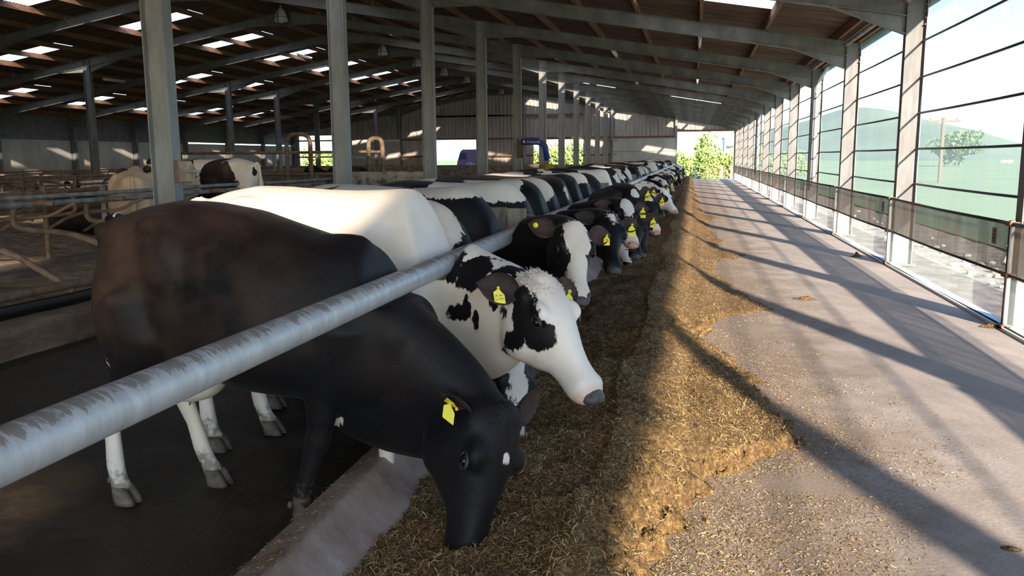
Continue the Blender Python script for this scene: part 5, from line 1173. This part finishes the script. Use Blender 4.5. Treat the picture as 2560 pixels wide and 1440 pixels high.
# lone tree on the field's skyline with pole
w = onY(2402, 372, 150); tree('field_tree', w.x, 150, -.2, 5.4, 4.6, 'round dark tree on the skyline seen through the nets', 'tree', 78, MAT['leaf_dark'], 2600, .35, flat=1.0)
w = onY(2352, 400, 60); m = MB().tube([(0,0,0),(0,0,4.25)], .12, 8).box(-1.0,1.0,-.05,.05,3.95,4.08).tube([(-.8,0,4.08),(-.8,0,4.2)], .05, 6).tube([(.8,0,4.08),(.8,0,4.2)], .05, 6)
r = empty('utility_pole', (w.x, 60, -.1)); tag(r, 'wooden utility pole with cross arm standing in the field', 'pole'); mesh_obj('pole', m.V, m.F, MAT['bark'], r)
for i, (px, Y) in enumerate([(2508, 190), (2524, 191)]):
    w = onY(px, 413, Y); m = MB().ball((0,0,.45), (.55,.25,.28), 10, 8).ball((.6,0,.55), (.16,.12,.14), 8, 6)
    for sx in (-.3,.3):
        for sy in (-.12,.12): m.tube([(sx,sy,0),(sx,sy,.35)], .05, 6)
    o = mesh_obj('sheep', m.V, m.F, MAT['white']); o.location = (w.x, Y, -.05); tag(o, 'tiny white sheep far out in the green field, %s one' % ('left' if i == 0 else 'right'), 'sheep')
for i in range(90):                       # pale stones outside the net wall
    x = RNG.uniform(4.05, 5.4); y = RNG.uniform(8.2, 16) if i < 60 else RNG.uniform(16, 30); s_ = RNG.uniform(.03, .07)
    m = MB().ball((0,0,0), (s_*RNG.uniform(.8,1.4), s_, s_*RNG.uniform(.5,.8)), 8, 6); m.V = [(a*(1+.2*math.sin(a*90+i)), b*(1+.2*math.cos(c_*80)), c_) for a, b, c_ in m.V]
    o = mesh_obj('stone', m.V, m.F, MAT['stone']); o.location = (x, y, -.07); tag(o, 'pale stone lying on bare soil outside the nets', 'stone', 'stones outside the nets')
# wire fence beyond the doorway
for i, px in enumerate([1640, 1738, 1805, 1828]):
    w = onY(px, 430, YEND+8); o = MB().box(-.07,.07,-.06,.06,0,1.25).build('fence_post', MAT['fence_post']); o.location = (w.x, YEND+8, -.25); tag(o, 'pale square fence post beyond the end doorway, %s from the left' % ORD[i], 'post', 'fence posts beyond the doorway')
m = MB()
for z in np.arange(.15, 1.1, .16): m.tube([(-6, YEND+8, z-.25), (6, YEND+8, z-.25)], .012, 5)
for x in np.arange(-6, 6, .3): m.tube([(x, YEND+8, -.1), (x, YEND+8, .85)], .009, 4)
tag(m.build('wire_fence', MAT['galv_dull']), 'square mesh wire fence in front of the hedge beyond the doorway', 'fence')
r = empty('far_building', (onY(1822, 360, YEND+60).x, YEND+60, 0)); tag(r, 'pale lilac building showing above the hedge at the doorway top right', 'building')
MB().box(-2.0,4,0,8,0,2.0).build('wall', MAT['far_building'], r); MB().box(-.6,4,0,8,2.0,4.4).build('upper_wall', MAT['far_building'], r); MB().box(-2.2,4,-.2,8,1.95,2.15).box(-.8,4,-.2,8,4.4,4.6).build('roof', MAT['far_building'], r)
MB().box(-1.8,3.5,-.04,0,1.2,1.6).box(-.4,3.5,-.04,0,2.9,3.3).build('window', MAT['glass'], r)
# van outside the middle gable opening
r = empty('van', (-18.6, YEND+6.0, -.42)); tag(r, 'dark purple van parked outside the middle gable opening', 'van')
P = [(-1.9,.5),(-1.95,1.2),(-1.80,1.95),(-1.55,2.75),(-1.35,2.95),(2.6,2.98),(2.7,2.6),(2.75,.5)]
MB().prism(P, -.9, .9).build('body', MAT['van'], r)
for x in (-1.0, 1.9):
    MB().add(*ringloft([(V3(x,yy,.62), V3(1,0,0), V3(0,0,1), .42,.42,.42,1) for yy in (-.98,-.80)], 24)).build('wheel', MAT['black'], r)
MB().prism([(-1.72,2.1),(-1.50,2.65),(-1.0,2.65),(-1.0,2.1)], -.93, -.9).build('side_window', MAT['glass'], r)
MB().tube([(-1.0+.6*math.cos(a), -.93, .62+.6*math.sin(a)) for a in np.linspace(.1, PI-.1, 12)], .035, 6).build('wheel_arch', MAT['white'], r)
cu = bpy.data.curves.new('t', 'FONT'); cu.body = 'aSka'; cu.size = .45; cu.extrude = .004; ob = bpy.data.objects.new('t', cu); C.objects.link(ob); dg = bpy.context.evaluated_depsgraph_get(); dg.update()
me = bpy.data.meshes.new_from_object(ob.evaluated_get(dg)); bpy.data.objects.remove(ob); me.transform(Matrix.Translation((-1.0,-.92,1.55)) @ Matrix.Rotation(PI/2, 4, 'X')); me.materials.append(MAT['white']); ob = bpy.data.objects.new('lettering', me); C.objects.link(ob); ob.parent = r
